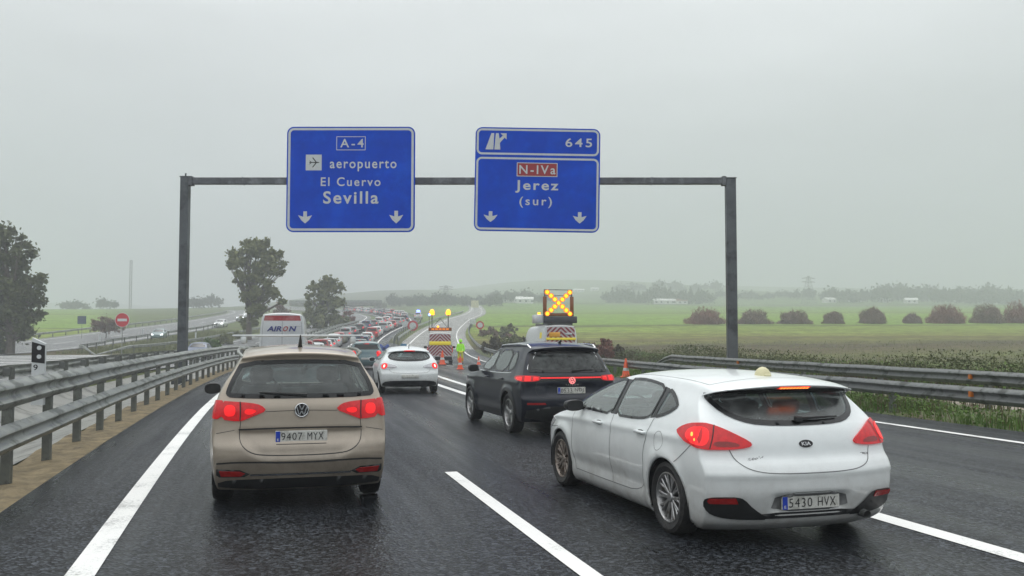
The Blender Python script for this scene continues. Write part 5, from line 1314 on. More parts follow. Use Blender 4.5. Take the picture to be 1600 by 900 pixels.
# ------------------------------------------------------------------ place the vehicles
place(kia, 2.35, 7.3, 16.9)
place(mpv, -1.98, 8.8, 15.2); mpv.scale = (.94, .925, .94)
place(suv, 1.0, 15.3, 17.5); suv.scale = (.94,)*3
place(coupe, -2.88, 26.4, 12); coupe.scale = (.94,)*3
place(airvan, -9.9, 40, 11)
place(cvan, -4.95, 64, 5)
place(xvan, 2.55, 48, 15); xvan.scale = (1, 1, .935); cvan.scale = (1, 1, .97)

def stuff_of(s, o, dz=.062): p = W3(s, o, dz); return p, math.degrees(float(np.interp(s, _S, _T)))
COL = {'white': (.68, .70, .70), 'silver': (.35, .37, .38), 'grey': (.12, .13, .14), 'black': (.02, .022, .025), 'red': (.35, .03, .03), 'blue': (.04, .07, .16), 'teal': (.16, .24, .25)}
protos = {}
def put_car(col, kind, x, y, head, label, group=None, sc=.95):
    key = (col, kind)
    if key not in protos: protos[key] = queue_car(col+'_'+kind, COL[col], 'tall' if kind == 'tall' else 'hatch', front=True); r = protos[key]
    else: r = copy_tree(protos[key])
    place(r, x, y, head); r.scale = (sc,)*3; tag(r, label, 'car', group); return r
GQ = 'cars queueing on the curving carriageway ahead'
near = [('teal', 'hatch', 46, 4.0, 'grey-green hatchback just past the tan people carrier, ahead of the white coupe'),
        ('white', 'hatch', 56, 4.0, 'white car with a lit high brake light, second ahead of the white coupe'),
        ('silver', 'hatch', 66, .7, 'pale silver hatchback ahead of the tall white van'),
        ('red', 'tall', 57, .5, 'dark red tall car just ahead of the white lettered van'),
        ('grey', 'hatch', 67, 4.2, 'grey hatchback in the right lane of the queue, third ahead of the white coupe')]
for c, k, s, o, lb in near:
    p, th = stuff_of(s, o+float(dm(s))); put_car(c, k, p.x, p.y, -th, lb, GQ)
cols = ['white', 'silver', 'red', 'grey', 'white', 'black', 'silver', 'blue', 'white', 'grey', 'red']
kinds = ['hatch', 'tall', 'hatch', 'hatch', 'tall']
s = 76; n = 0
while s < 330:
    for lane in (.7, 4.2):
        ds = random.uniform(-1.5, 1.5)
        ss = s+ds; o = lane+float(dm(ss)); p, th = stuff_of(ss, o)
        q, _ = stuff_of(ss+3, lane+float(dm(ss+3))); hd = math.degrees(math.atan2(-(q.x-p.x), q.y-p.y))
        c = cols[n % len(cols)]; k = kinds[(n*3) % 5]
        put_car(c, k, p.x, p.y, hd, 'small distant %s %s with brake lights lit in the queue bending left' % (c, 'tall car' if k == 'tall' else 'car'), GQ)
        n += 1
    s += 8.6
# oncoming
def oncoming(px, py_or_Y, lane_o, s, col, kind, label, rev=True):
    o = lane_o+float(dmo(s)); p, th = stuff_of(s, o); q, _ = stuff_of(s+3, lane_o+float(dmo(s+3))); hd = math.degrees(math.atan2(-(q.x-p.x), q.y-p.y))
    L = 4*.95; h = R_(hd); return put_car(col, kind, p.x-L*math.sin(h), p.y+L*math.cos(h), hd+180, label)
oncoming(0, 0, -9.4, 77, 'blue', 'hatch', 'dark blue oncoming car with headlights on, just beyond the left gantry post')
oncoming(0, 0, -9.3, 178, 'grey', 'hatch', 'distant grey oncoming car with both headlights lit, left of the queue')
def slip_car(px, py, head, col, kind, label):
    p = G(px, py); put_car(col, kind, p.x, p.y, head+180, label)
slip_car(252, 529, 12, 'teal', 'hatch', 'teal oncoming car on the far slip road, right of the no entry sign')
slip_car(349, 511, 4, 'white', 'hatch', 'pale distant car on the far slip road just right of the gantry post')
slip_car(377, 501, 12, 'silver', 'hatch', 'silver distant car on the slip road behind the left tall tree')
slip_car(387, 496, 12, 'white', 'tall', 'distant white van-like car, farthest on the slip road by the tall tree')
# police car blue lamp
p, th = stuff_of(212, 4.2+float(dm(212))+3.0)
r = put_car('white', 'tall', p.x, p.y, -th, 'white police vehicle with a blue lamp on its roof beside the distant queue')
b_ = MB(); b_.lathe([(.0, .5), (.4, .45), (.45, 0), (.0, 0)], 10); q = b_.obj('blue_lamp', M_blu, r); q.location = (1.4, 0, 1.7)

# ------------------------------------------------------------------ gantry and the two signs
GY = 35.0
pl = P2(290, 283, GY); pr = P2(1141, 285, GY); kp = 1450/GY*1.0
g0 = empty('sign_gantry', (pl.x, GY, 0), 0, 'grey steel gantry with two square posts spanning the road and carrying both blue signs', 'gantry')
M_gan = mat('gantry_steel', (.105, .115, .125), .5, .5, .25, 1.6, .05, 20, col2=(.05, .055, .06), c2s=1.2)
M_gan2 = mat('gantry_steel_worn', (.10, .105, .115), .45, .5, .35, 2.5, .05, 20, col2=(.18, .19, .20), c2s=2.0)
wL, wR = .31, .37
W_ = pr.x-pl.x
for nm, x, w_, zt in (('post', 0, wL, pl.z+.17), ('post', W_, wR, pr.z+.17)):
    mb = MB(); mb.box((x-w_/2, -.16, -.4), (x+w_/2, .16, zt-.03), None, .02); mb.box((x-.3, -.3, -.1), (x+.3, .3, .06)); mb.box((x-w_/2-.02, -.18, zt-.03), (x+w_/2+.02, .18, zt)); q = mb.obj('post', M_gan, g0); autosmooth(q, 30)
mb = MB(); dz = pr.z-pl.z
mb.box((wL/2, -.13, pl.z-.125), (W_-wR/2, .13, pl.z+.125), None, .012); 
for x in np.arange(2.2, W_-.5, 3.1): mb.box((x-.012, -.15, pl.z-.14), (x+.012, .15, pl.z+.14))
for x in (wL/2, W_-wR/2-.14): mb.box((x, -.16, pl.z-.17), (x+.14, .16, pl.z+.17))
q = mb.obj('beam', M_gan2, g0); autosmooth(q, 30)
mb = MB(); mb.tube([(0, 0, pl.z+.14), (0, 0, pl.z+.3)], .03, 6); mb.obj('cap_bolt', M_gan, g0)

def rrect(x0, z0, x1, z1, r, n=6):
    p = []
    for cx, cz, a0 in ((x1-r, z1-r, 0), (x0+r, z1-r, 90), (x0+r, z0+r, 180), (x1-r, z0+r, 270)):
        for k in range(n+1): a = R_(a0+90*k/n); p.append((cx+r*math.cos(a), cz+r*math.sin(a)))
    return p
def sign_board(name, label, x0, y0, x1, y1, roll=0):
    """blue board covering the photograph's pixel rectangle; returns pixel->local function"""
    c = P2((x0+x1)/2, (y0+y1)/2, GY-.36); k = (GY-.36)/F
    root = empty(name, c, 0, label, 'road sign'); root.rotation_euler = (0, R_(roll), 0)
    f = lambda px, py: ((px-(x0+x1)/2)*k, ((y0+y1)/2-py)*k)
    return root, f, k
def flat(root, name, poly, y, m, th=.0):
    mb = MB()
    if th: mb.prism(poly, y, y+th)
    else: mb.add([(p[0], y, p[1]) for p in poly], [tuple(range(len(poly)))])
    o = mb.obj(name, m, root); return o
def frame(root, x0, z0, x1, z1, r, w_, y, m, name='border'):
    a = rrect(x0, z0, x1, z1, r); b = rrect(x0+w_, z0+w_, x1-w_, z1-w_, max(.005, r-w_)); n = len(a)
    mb = MB(); mb.add([(p[0], y, p[1]) for p in a+b], [(i, (i+1) % n, n+(i+1) % n, n+i) for i in range(n)]); return mb.obj(name, m, root)
def txt(root, f, k, s, x0, y0, x1, y1, m=None, bold=.012, space=1.25, name='lettering', y=-.012):
    a = f(x0, y0); b = f(x1, y1)
    return lettering(s, ((a[0]+b[0])/2, y, (a[1]+b[1])/2), abs(b[0]-a[0]), abs(a[1]-b[1]), m or M_signw, root, bold=bold, space=space, name=name)
def arrow(root, f, x0, y0, x1, y1):
    w_ = x1-x0; cx = (x0+x1)/2; h = y1-y0
    pts = [(cx-w_*.13, y0), (cx+w_*.13, y0), (cx+w_*.13, y0+h*.45), (x1, y0+h*.32), (cx+w_*.28, y0+h*.72), (cx, y1), (cx-w_*.28, y0+h*.72), (x0, y0+h*.32), (cx-w_*.13, y0+h*.45)]
    q = [f(*p) for p in pts]; mb = MB(); mb.add([(a, -.0125, b) for a, b in q], [(0, 1, 2, 8), (3, 4, 5, 2), (5, 6, 7, 8), (2, 5, 8)]); return mb.obj('arrow', M_signw, root)
def board(root, k, w_, h_, r=.26):
    flat(root, 'panel', rrect(-w_/2, -h_/2, w_/2, h_/2, r), 0.0, M_blue, .07)
    mb = MB()
    for x in (-w_*.3, w_*.3): mb.box((x-.05, .07, -h_/2+.2), (x+.05, .16, h_/2-.2))
    mb.obj('bracket', M_galv, root)
    mb = MB(); n_ = 12
# sign one
r1, f, k = sign_board('road_sign', 'blue motorway sign on the left of the gantry reading A-4, aeropuerto, El Cuervo, Sevilla', 447, 196.5, 649, 363.5)
w_, h_ = 202*k, 167*k; board(r1, k, w_, h_); frame(r1, -w_/2+.05, -h_/2+.05, w_/2-.05, h_/2-.05, .22, .085, -.004, M_signw)
a = f(525, 234); b = f(571, 212); frame(r1, a[0], a[1], b[0], b[1], .012, .024, -.006, M_signw, 'road_number_frame')
txt(r1, f, k, 'A-4', 531, 216, 568, 229.5, space=1.35)
a = f(477, 266); b = f(502, 241); sq = flat(r1, 'airport_panel', [(a[0], a[1]), (b[0], a[1]), (b[0], b[1]), (a[0], b[1])], -.006, M_signw)
mb = MB(); cx, cz = (a[0]+b[0])/2+.02, (a[1]+b[1])/2; u = (b[0]-a[0])/2
def pl_(poly, mb=mb): mb.add([(cx+x*u, -.009, cz+z*u) for x, z in poly], [tuple(range(len(poly)))])
pl_([(-.62, .05), (.5, .07), (.68, .0), (.5, -.07), (-.62, -.05)]); pl_([(.15, .05), (-.28, .62), (-.12, .62), (.32, .05)]); pl_([(.32, -.05), (-.12, -.62), (-.28, -.62), (.15, -.05)])
pl_([(-.48, .05), (-.66, .24), (-.56, .24), (-.34, .05)]); pl_([(-.34, -.05), (-.56, -.24), (-.66, -.24), (-.48, -.05)]); mb.obj('aeroplane', M_signb, sq)
txt(r1, f, k, 'aeropuerto', 515, 250, 620, 267.5, space=1.2); txt(r1, f, k, 'El Cuervo', 501, 277, 595, 291, space=1.25); txt(r1, f, k, 'Sevilla', 505, 299, 592, 319, space=1.2, bold=.02)
arrow(r1, f, 466, 331, 488, 350); arrow(r1, f, 609, 330, 631, 350)
# sign two, slightly tilted
r2, f, k = sign_board('road_sign', 'blue exit sign on the right of the gantry reading 645, N-IVa, Jerez (sur)', 741, 198.5, 938, 363, 1.0)
w_, h_ = 197*k, 164.5*k; board(r2, k, w_, h_)
zt = f(0, 242)[1]; zs = f(0, 246)[1]
frame(r2, -w_/2+.05, zt, w_/2-.05, h_/2-.05, .2, .075, -.004, M_signw); frame(r2, -w_/2+.05, -h_/2+.05, w_/2-.05, zs, .2, .075, -.004, M_signw)
txt(r2, f, k, '645', 883, 214, 925, 228, space=1.3)
mb = MB()
def pp_(poly): q = [f(*p) for p in poly]; mb.add([(a, -.0115, b) for a, b in q], [tuple(range(len(q)))])
pp_([(766, 208), (770.5, 208), (769.5, 234), (757, 234)]); pp_([(773, 208), (777.5, 208), (779, 217.5), (780.5, 234), (771, 234)]); pp_([(778.5, 217), (785, 211), (787.5, 214.5), (781.5, 221), (779.3, 224)]); pp_([(780.5, 208), (790, 208), (790, 218)])
mb.obj('exit_symbol', M_signw, r2)
a = f(807, 276); b = f(871, 254); flat(r2, 'red_panel', [(a[0], a[1]), (b[0], a[1]), (b[0], b[1]), (a[0], b[1])], -.005, M_signr); frame(r2, a[0], a[1], b[0], b[1], .012, .026, -.008, M_signw, 'road_number_frame')
txt(r2, f, k, 'N-IVa', 811, 258, 868, 272, space=1.3); txt(r2, f, k, 'Jerez', 805, 282, 873, 302, space=1.22, bold=.02); txt(r2, f, k, '(sur)', 812, 308, 863, 325.5, space=1.3)
arrow(r2, f, 756, 332, 778, 349); arrow(r2, f, 896, 331, 918, 349)

# ------------------------------------------------------------------ small roadside things
def post_sign(name, label, px, py, Y, r_, face, cat='road sign', poleh=None, pm=M_galv, facing=0):
    c = P2(px, py, Y); g = float(H(c.x, Y)); root = empty(name, (c.x, Y, g), R_(facing), label, cat)
    mb = MB(); mb.tube([(0, .05, -.3), (0, .05, c.z-g+r_*.6)], .035, 8); mb.obj('pole', pm, root)
    return root, c.z-g
def disc(root, z, r_, m, y, name, n=28, th=.02):
    mb = MB(); mb.prism([(r_*math.cos(2*math.pi*k/n), z+r_*math.sin(2*math.pi*k/n)) for k in range(n)], y, y+th); return mb.obj(name, m, root)
M_sred = mat('sign_bright_red', (.52, .02, .03), .4, 0, .1, 4)
root, z = post_sign('road_sign', 'red round no entry sign with a white bar, left of the gantry', 191, 500, 84, .6, None)
disc(root, z, .66, M_signw, 0, 'rim_disc'); disc(root, z, .62, M_sred, -.01, 'disc'); mb = MB(); mb.box((-.43, -.016, z-.12), (.43, -.011, z+.12)); mb.obj('white_bar', M_signw, root)
root, z = post_sign('road_sign', 'small grey-blue square sign on a pole beyond the far slip road', 128, 500, 128, .5, None)
mb = MB(); mb.box((-.6, -.03, z-.55), (.6, .0, z+.55)); mb.obj('panel', mat('faded_blue', (.07, .10, .14), .5), root)
root, z = post_sign('road_sign', 'distant round speed sign with red rim at the inside of the bend', 645, 509, 150, .6, None)
disc(root, z, .85, M_sred, 0, 'rim_disc'); disc(root, z, .55, M_signw, -.01, 'disc')
root, z = post_sign('road_sign', 'small white round sign beside the distant queue, left of the speed sign', 634, 507, 158, .6, None)
disc(root, z, .6, M_signw, 0, 'disc')
root, z = post_sign('road_sign', 'distant round sign with pink rim on the right of the exit road', 750, 508, 140, .5, None)
disc(root, z, .62, M_sred, 0, 'rim_disc'); disc(root, z, .4, M_signw, -.01, 'disc')
root, z = post_sign('road_sign', 'small white square sign above the hedge on the right of the exit road', 739, 503, 165, .5, None)
mb = MB(); mb.box((-.55, -.03, z-.45), (.55, .0, z+.45)); mb.obj('panel', M_signw, root)
root, z = post_sign('road_sign', 'large cream sign board standing far off at the edge of the green field', 742, 475, 260, 1, None)
mb = MB(); mb.box((-1.05, -.1, z-1.0), (1.05, .0, z+1.0)); mb.obj('panel', mat('cream_board', (.62, .60, .42), .5), root)
for (px, py, Y, lb) in ((563, 492, 300, 'pale rectangular sign board farthest left before the bridge'), (592, 491, 290, 'pale rectangular sign board beside the distant carriageway right of the bridge'), (607, 486, 270, 'pair of pale boards behind the distant queue')):
    root, z = post_sign('road_sign', lb, px, py, Y, 1, None); mb = MB(); mb.box((-1.0, -.1, z-.8), (1.0, .0, z+.8)); mb.obj('panel', mat('pale_board', (.5, .5, .48), .5), root)
# delineator with black band and the number 9
s9 = 7.2; p9 = P2(61, 560, 12.2)
root = empty('marker_post', (p9.x, p9.y, 0), R_(8), 'white marker post with black band and number 9 behind the left guard rail', 'marker post')
mb = MB(); mb.prism([(-.08, .8), (.08, .8), (.08, 1.60), (-.08, 1.68)], -.03, .03); mb.obj('post', M_signw, root)
mb = MB(); mb.prism([(-.082, 1.36), (.082, 1.34), (.082, 1.575), (-.082, 1.625)], -.034, -.0305); bb = mb.obj('black_band', M_signb, root)
for z in (1.545, 1.43):
    mb = MB(); mb.prism([(.012+.028*math.cos(2*math.pi*k/20), z+.028*math.sin(2*math.pi*k/20)) for k in range(20)], -.042, -.035); mb.obj('reflector', M_signw, bb)
lettering('9', (-.03, -.0315, 1.29), .055, .075, M_signb, root, bold=.01)
for (px, py, Y) in ((156, 517, 112), (223, 512, 130), (306, 513, 120)):
    c = P2(px, py, Y); mb = MB(); mb.prism([(-.09, -.1), (.09, -.1), (.09, 1.25), (-.09, 1.3)], -.03, .03); q = mb.obj('marker_post', M_signw); q.location = (c.x, Y, float(H(c.x, Y))); tag(q, {156: 'small white marker post farthest left along the far slip road', 223: 'small white marker post right of the no entry sign', 306: 'white marker post just right of the left gantry post'}[px], 'marker post', 'small marker posts along the slip road')
# amber reflectors on the rails
for i, (s, o_, z, lb) in enumerate(((13, 0, .6, 'l'),)): pass
# cones
M_cone = mat('cone_orange', (.75, .10, .03), .5, 0, .1, 10, emit=(1, .2, .08), es=.08)
def cone(px, py, h_, label):
    g = G(px, py); root = empty('traffic_cone', g+Vector((0, 0, .062)), 0, label, 'traffic cone', 'traffic cones')
    k = h_/.75; mb = MB(); mb.lathe([(.16*k, .04*k), (.03*k, .75*k), (0, .75*k)], 16); autosmooth(mb.obj('body', M_cone, root), 40)
    mb = MB(); mb.box((-.2*k, -.2*k, 0), (.2*k, .2*k, .045*k), None, .01); mb.obj('base', M_cone, root)
    mb = MB(); mb.lathe([(.121*k, .26*k), (.088*k, .43*k)], 16); mb.obj('white_band', M_signw, root)
cone(691, 571, .95, 'orange cone behind the small chevron van, the largest cone')
cone(719, 579, .65, "orange cone at the worker's feet")
cone(748, 571, .55, 'small orange cone left of the black SUV')
cone(978, 592, .75, 'orange cone by the guard rail, right of the black SUV')
# blue gore barrier
M_bplas = mat('blue_plastic', (.03, .09, .42), .4, 0, .15, 3)
g = W3(97, 3.9); root = empty('traffic_barrier', g+Vector((0, 0, .06)), R_(0), 'zigzag blue plastic barrier lying at the nose, just behind the white coupe roof', 'barrier')
mb = MB()
x = -1.7
for k in range(4): M = Matrix.Translation((x+k*.85, 0, 0)) @ Matrix.Rotation(R_(-38 if k % 2 else 38), 4, 'Y'); mb.box((-.5, -.1, .42), (.5, .1, .72), M, .03)
autosmooth(mb.obj('segment', M_bplas, root), 40)
mb = MB(); mb.box((-2.1, -.12, .02), (1.9, .12, .16), None, .02); mb.obj('base', M_signw, root)
g = W3(97, 6.3); mb = MB(); mb.lathe([(0, .9), (.3, .88), (.36, .6), (.4, .05), (.4, 0)], 18); q = mb.obj('traffic_drum', mat('teal_plastic', (.03, .16, .3), .4)); autosmooth(q, 40); q.location = g+Vector((0, 0, .06)); tag(q, 'round blue-green drum at the right end of the zigzag barrier', 'drum')

# ------------------------------------------------------------------ worker
def skin_fig(name, verts, edges, rads, m, parent, lv=1):
    me = bpy.data.meshes.new(name); me.from_pydata(verts, edges, []); me.materials.append(m); o = bpy.data.objects.new(name, me); link(o, parent)
    md = o.modifiers.new('skin', 'SKIN'); md.use_smooth_shade = True
    for i, r in enumerate(rads): me.skin_vertices[0].data[i].radius = (r, r) if not isinstance(r, tuple) else r; me.skin_vertices[0].data[i].use_root = (i == 0)
    s2 = o.modifiers.new('sub', 'SUBSURF'); s2.levels = lv; s2.render_levels = lv; return o
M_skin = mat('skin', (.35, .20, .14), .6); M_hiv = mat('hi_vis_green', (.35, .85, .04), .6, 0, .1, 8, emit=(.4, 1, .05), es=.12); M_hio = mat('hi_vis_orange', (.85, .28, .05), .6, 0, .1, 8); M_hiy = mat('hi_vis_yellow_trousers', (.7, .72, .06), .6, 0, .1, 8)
wp = Vector((P2(719.5, 565, 64).x, 64, 0)); wp.z = float(H(wp.x, 64))+.062
wk = empty('person', wp, R_(12), 'road worker in a hi-vis green jacket and orange-yellow trousers standing on the exit lane', 'person'); wk.scale = (.96,)*3
# continuous body: pelvis, legs, torso, neck, head, arms with hands
bv = [(0, 0, .95), (0, 0, 1.12), (0, 0, 1.35), (0, 0, 1.47), (0, -.01, 1.56), (0, -.01, 1.66), (0, -.01, 1.74),
      (-.10, 0, .88), (-.13, .01, .50), (-.14, .02, .10), (-.15, -.10, .05), (.10, 0, .88), (.12, -.02, .50), (.13, -.03, .10), (.14, -.15, .05),
      (-.19, 0, 1.40), (-.25, .02, 1.13), (-.22, -.08, .88), (-.22, -.10, .78), (.19, 0, 1.40), (.26, .0, 1.13), (.24, -.06, .88), (.24, -.09, .78)]
be = [(0, 1), (1, 2), (2, 3), (3, 4), (4, 5), (5, 6), (0, 7), (7, 8), (8, 9), (9, 10), (0, 11), (11, 12), (12, 13), (13, 14), (2, 15), (15, 16), (16, 17), (17, 18), (2, 19), (19, 20), (20, 21), (21, 22)]
br = [(.15, .11), (.14, .11), (.16, .11), .06, (.075, .09), (.085, .10), (.06, .07), .09, .062, .045, .05, .09, .062, .045, .05, .06, .045, .036, .04, .06, .045, .036, .04]
skin_fig('body', bv, be, br, M_skin, wk)
jv = bv[:4]+[bv[15], bv[16], bv[17], bv[19], bv[20], bv[21]]; jv = [(0, 0, .84)]+jv
skin_fig('jacket', jv, [(0, 1), (1, 2), (2, 3), (3, 4), (3, 5), (5, 6), (6, 7), (3, 8), (8, 9), (9, 10)], [(.21, .16), (.20, .15), (.19, .15), (.20, .15), .09, .085, .07, .06, .085, .07, .06], M_hiv, wk)
skin_fig('trousers', [bv[0], bv[7], bv[8], (-.14, .02, .16), bv[11], bv[12], (.13, -.03, .16)], [(0, 1), (1, 2), (2, 3), (0, 4), (4, 5), (5, 6)], [(.17, .13), .11, .085, .075, .11, .085, .075], M_hiy, wk)
for x, y in ((-.137, .015), (.127, -.025)):
    mb = MB(); mb.lathe([(.088, .26), (.088, .46)], 12); q = mb.obj('orange_band', M_hio, wk); q.location = (x, y, 0)
mb = MB(); mb.lathe([(.0, .17), (.07, .155), (.115, .09), (.125, .0), (.11, -.06), (.0, -.07)], 14); q = mb.obj('hood', M_hiv, wk); autosmooth(q, 60); q.location = (0, .0, 1.63)
mb = MB()
for x in (-.14, .135): mb.box((x-.05, -.17, 0), (x+.05, .07, .10), None, .03)
mb.obj('boots', M_black, wk)

# ------------------------------------------------------------------ bridge, pylons, far buildings
def G3(px, py): return G(px, py)
br_ = P2(560, 474, 330); gz = float(H(br_.x, 330))
root = empty('bridge', (br_.x, 330, gz), R_(-6), 'low concrete overpass crossing the motorway in the distance beyond the trees', 'bridge')
zb = br_.z-gz
mb = MB(); mb.box((-24, -4, zb-.9), (9.5, 4, zb+.1), None, .05); mb.obj('deck', M_conc, root)
mb = MB(); mb.box((-24, -4.1, zb+.1), (9.5, -3.9, zb+1.0)); mb.obj('parapet', M_galv, root)
for x in (-15, -2): mb = MB(); mb.box((x-.5, -3, -2), (x+.5, 3, zb-.9), None, .05); mb.obj('pier', M_conc, root)
mb = MB(); mb.prism([(4.5, -2), (9.5, -2), (9.5, zb-.9), (7.0, zb-.9)], -4, 4); mb.obj('abutment', M_conc, root)
def pylon(px, ytop, Y, label, wbase, mast=False):
    c = P2(px, ytop, Y); g = float(H(c.x, Y)); h_ = c.z-g; root = empty('mast' if mast else 'power_pylon', (c.x, Y, g-.5), R_(20), label, 'mast' if mast else 'pylon'); mb = MB()
    lv = 9; prev = None
    for k in range(lv+1):
        z = h_*k/lv; w_ = wbase*(1-.85*k/lv)/2 if not mast else wbase/2; q = [Vector((sx*w_, sy*w_, z)) for sx, sy in ((-1, -1), (1, -1), (1, 1), (-1, 1))]
        if prev:
            for i in range(4): mb.tube([prev[i], q[i]], .10, 4, False); mb.tube([prev[i], q[(i+1) % 4]], .06, 4, False); mb.tube([q[i], q[(i+1) % 4]], .06, 4, False)
        prev = q
    mb.obj('lattice', M_galvd, root)
    if not mast:
        mb = MB()
        for z in (.80, .92): mb.tube([(-wbase*.7, 0, h_*z), (0, 0, h_*z+.8), (wbase*.7, 0, h_*z)], .12, 4); mb.tube([(-wbase*.7, 0, h_*z), (wbase*.7, 0, h_*z)], .1, 4)
        mb.obj('cross_arm', M_galvd, root)
pylon(205, 405, 420, 'tall thin lattice mast rising over the left fields', .9, True)
pylon(987, 440, 620, 'small power pylon above the distant row of trees', 7)
pylon(1263, 430, 560, 'power pylon on the skyline right of the gantry post', 7)
pylon(697, 445, 520, 'faint power pylon in the fog above the chevron van', 6)
M_bwall = mat('white_wall', (.72, .72, .70), .7, 0, .08, 1); M_roofr = mat('tile_roof', (.25, .10, .07), .8, 0, .2, 1); M_win = mat('dark_window', (.03, .03, .035), .3)
def shed(px, py, Y, w_, d_, h_, label, red=False, gr=None):
    c = P2(px, py, Y); g = float(H(c.x, Y)); root = empty('building', (c.x, Y, g), R_(random.uniform(-12, 12)), label, 'building', gr)
    mb = MB(); mb.box((-w_/2, 0, -1), (w_/2, d_, h_)); mb.obj('wall', M_bwall, root)
    mb = MB(); mb.add([(-w_/2-.3, -.3, h_), (w_/2+.3, -.3, h_), (w_/2+.3, d_+.3, h_), (-w_/2-.3, d_+.3, h_), (-w_/2-.3, d_/2, h_+1.4), (w_/2+.3, d_/2, h_+1.4)], [(0, 1, 5, 4), (2, 3, 4, 5), (1, 2, 5), (3, 0, 4)]); mb.obj('roof', M_roofr if red else M_bwall, root)
    for x in np.arange(-w_/2+1.5, w_/2-1, 3.2): mb = MB(); mb.box((x, -.06, h_*.35), (x+1.1, -.01, h_*.75)); mb.obj('window', M_win, root)
for i, (px, w_, red) in enumerate(((1032, 9, 0), (1046, 6, 0), (1055, 5, 0), (1066, 7, 1))):
    shed(px, 471, 596, w_, 6, 2.2, ['long low white farm building at the left among the distant trees', 'second white farm building among the distant trees', 'smallest white farm building among the distant trees', 'farm building with a red tiled roof among the distant trees'][i], red)
for i, (px, py, Y, w_) in enumerate(((800, 477, 520, 16), (820, 479, 500, 12), (905, 446, 900, 14), (1300, 470, 620, 9), (1340, 470, 640, 12), (1385, 471, 620, 8), (1425, 471, 600, 10), (930, 447, 920, 10))):
    shed(px, py, Y, w_*.75, 7, 2.3, ['wide white greenhouse-like building beyond the green field, left of the amber X', 'white building just right of the wide greenhouse', 'hazy white village house on the skyline right of the amber X', 'white building farthest left in the hazy row right of the gantry', 'second white building in the hazy row right of the gantry', 'third white building in the hazy row right of the gantry', 'white building farthest right in the hazy row', 'second hazy village house on the skyline'][i])
# ------------------------------------------------------------------ vegetation
def leafmat(name, c, c2, tr=.25):
    m = bpy.data.materials.new(name); m.use_nodes = True; t = m.node_tree; b = t.nodes['Principled BSDF']
    tc = N(t, 'ShaderNodeTexCoord'); n = N(t, 'ShaderNodeTexNoise', i_Scale=.9, i_Detail=6.0, i_Roughness=.7); LK(t, tc.outputs['Object'], n.inputs[0])
    r = N(t, 'ShaderNodeMapRange'); r.inputs['From Min'].default_value = .35; r.inputs['From Max'].default_value = .65; LK(t, n.outputs[0], r.inputs[0])
    mx = N(t, 'ShaderNodeMixRGB'); LK(t, r.outputs[0], mx.inputs[0]); mx.inputs[1].default_value = (*c, 1); mx.inputs[2].default_value = (*c2, 1)
    LK(t, mx.outputs[0], b.inputs['Base Color']); b.inputs['Roughness'].default_value = .7; b.inputs['Specular IOR Level'].default_value = .25
    return m
L_dark = leafmat('leaf_dark', (.055, .07, .026), (.13, .145, .06)); L_olive = leafmat('leaf_olive', (.10, .12, .04), (.24, .25, .11))
L_brown = leafmat('twig_brown', (.16, .105, .08), (.25, .17, .13)); L_red = leafmat('twig_reddish', (.20, .085, .065), (.28, .14, .11)); L_grass = leafmat('grass_blade', (.06, .13, .02), (.12, .19, .035)); L_dry = leafmat('dry_grass', (.11, .085, .045), (.17, .14, .075)); L_weed = leafmat('weed_brown', (.06, .05, .03), (.13, .11, .055))
L_far = leafmat('leaf_far', (.05, .06, .035), (.08, .085, .05))
M_bark = mat('bark', (.12, .10, .08), .9, 0, .3, 6, .5, 20)
def leaves(centers, rad, count, size, aspect=1.8, jit=.0, up=0):
    """leaf quads spread in clumps: arrays of (x,y,z,r) ellipsoids"""
    C = np.array(centers, float); w_ = C[:, 3]**2.2; w_ /= w_.sum(); k = rng.choice(len(C), count, p=w_)
    d = rng.normal(size=(count, 3)); d /= np.linalg.norm(d, axis=1)[:, None]; rr = np.abs(rng.normal(size=count))*.62
    sz = np.ones(3) if C.shape[1] < 5 else None
    sq = C[k, 4] if C.shape[1] > 4 else np.ones(count)*.8
    pos = C[k, :3]+d*(rr*C[k, 3])[:, None]*np.stack([np.ones(count), np.ones(count), sq], 1)
    a = rng.normal(size=(count, 3)); a[:, 2] += up; a /= np.linalg.norm(a, axis=1)[:, None]
    b = np.cross(a, rng.normal(size=(count, 3))); b /= np.linalg.norm(b, axis=1)[:, None]
    s = size*(.6+.8*rng.random(count)); A = a*(s*aspect/2)[:, None]; Bv = b*(s/2)[:, None]
    V = np.stack([pos-A-Bv*.3, pos-Bv, pos+A*.9, pos+Bv, ], 1).reshape(-1, 3)
    F_ = [(4*i, 4*i+1, 4*i+2, 4*i+3) for i in range(count)]
    return V, F_
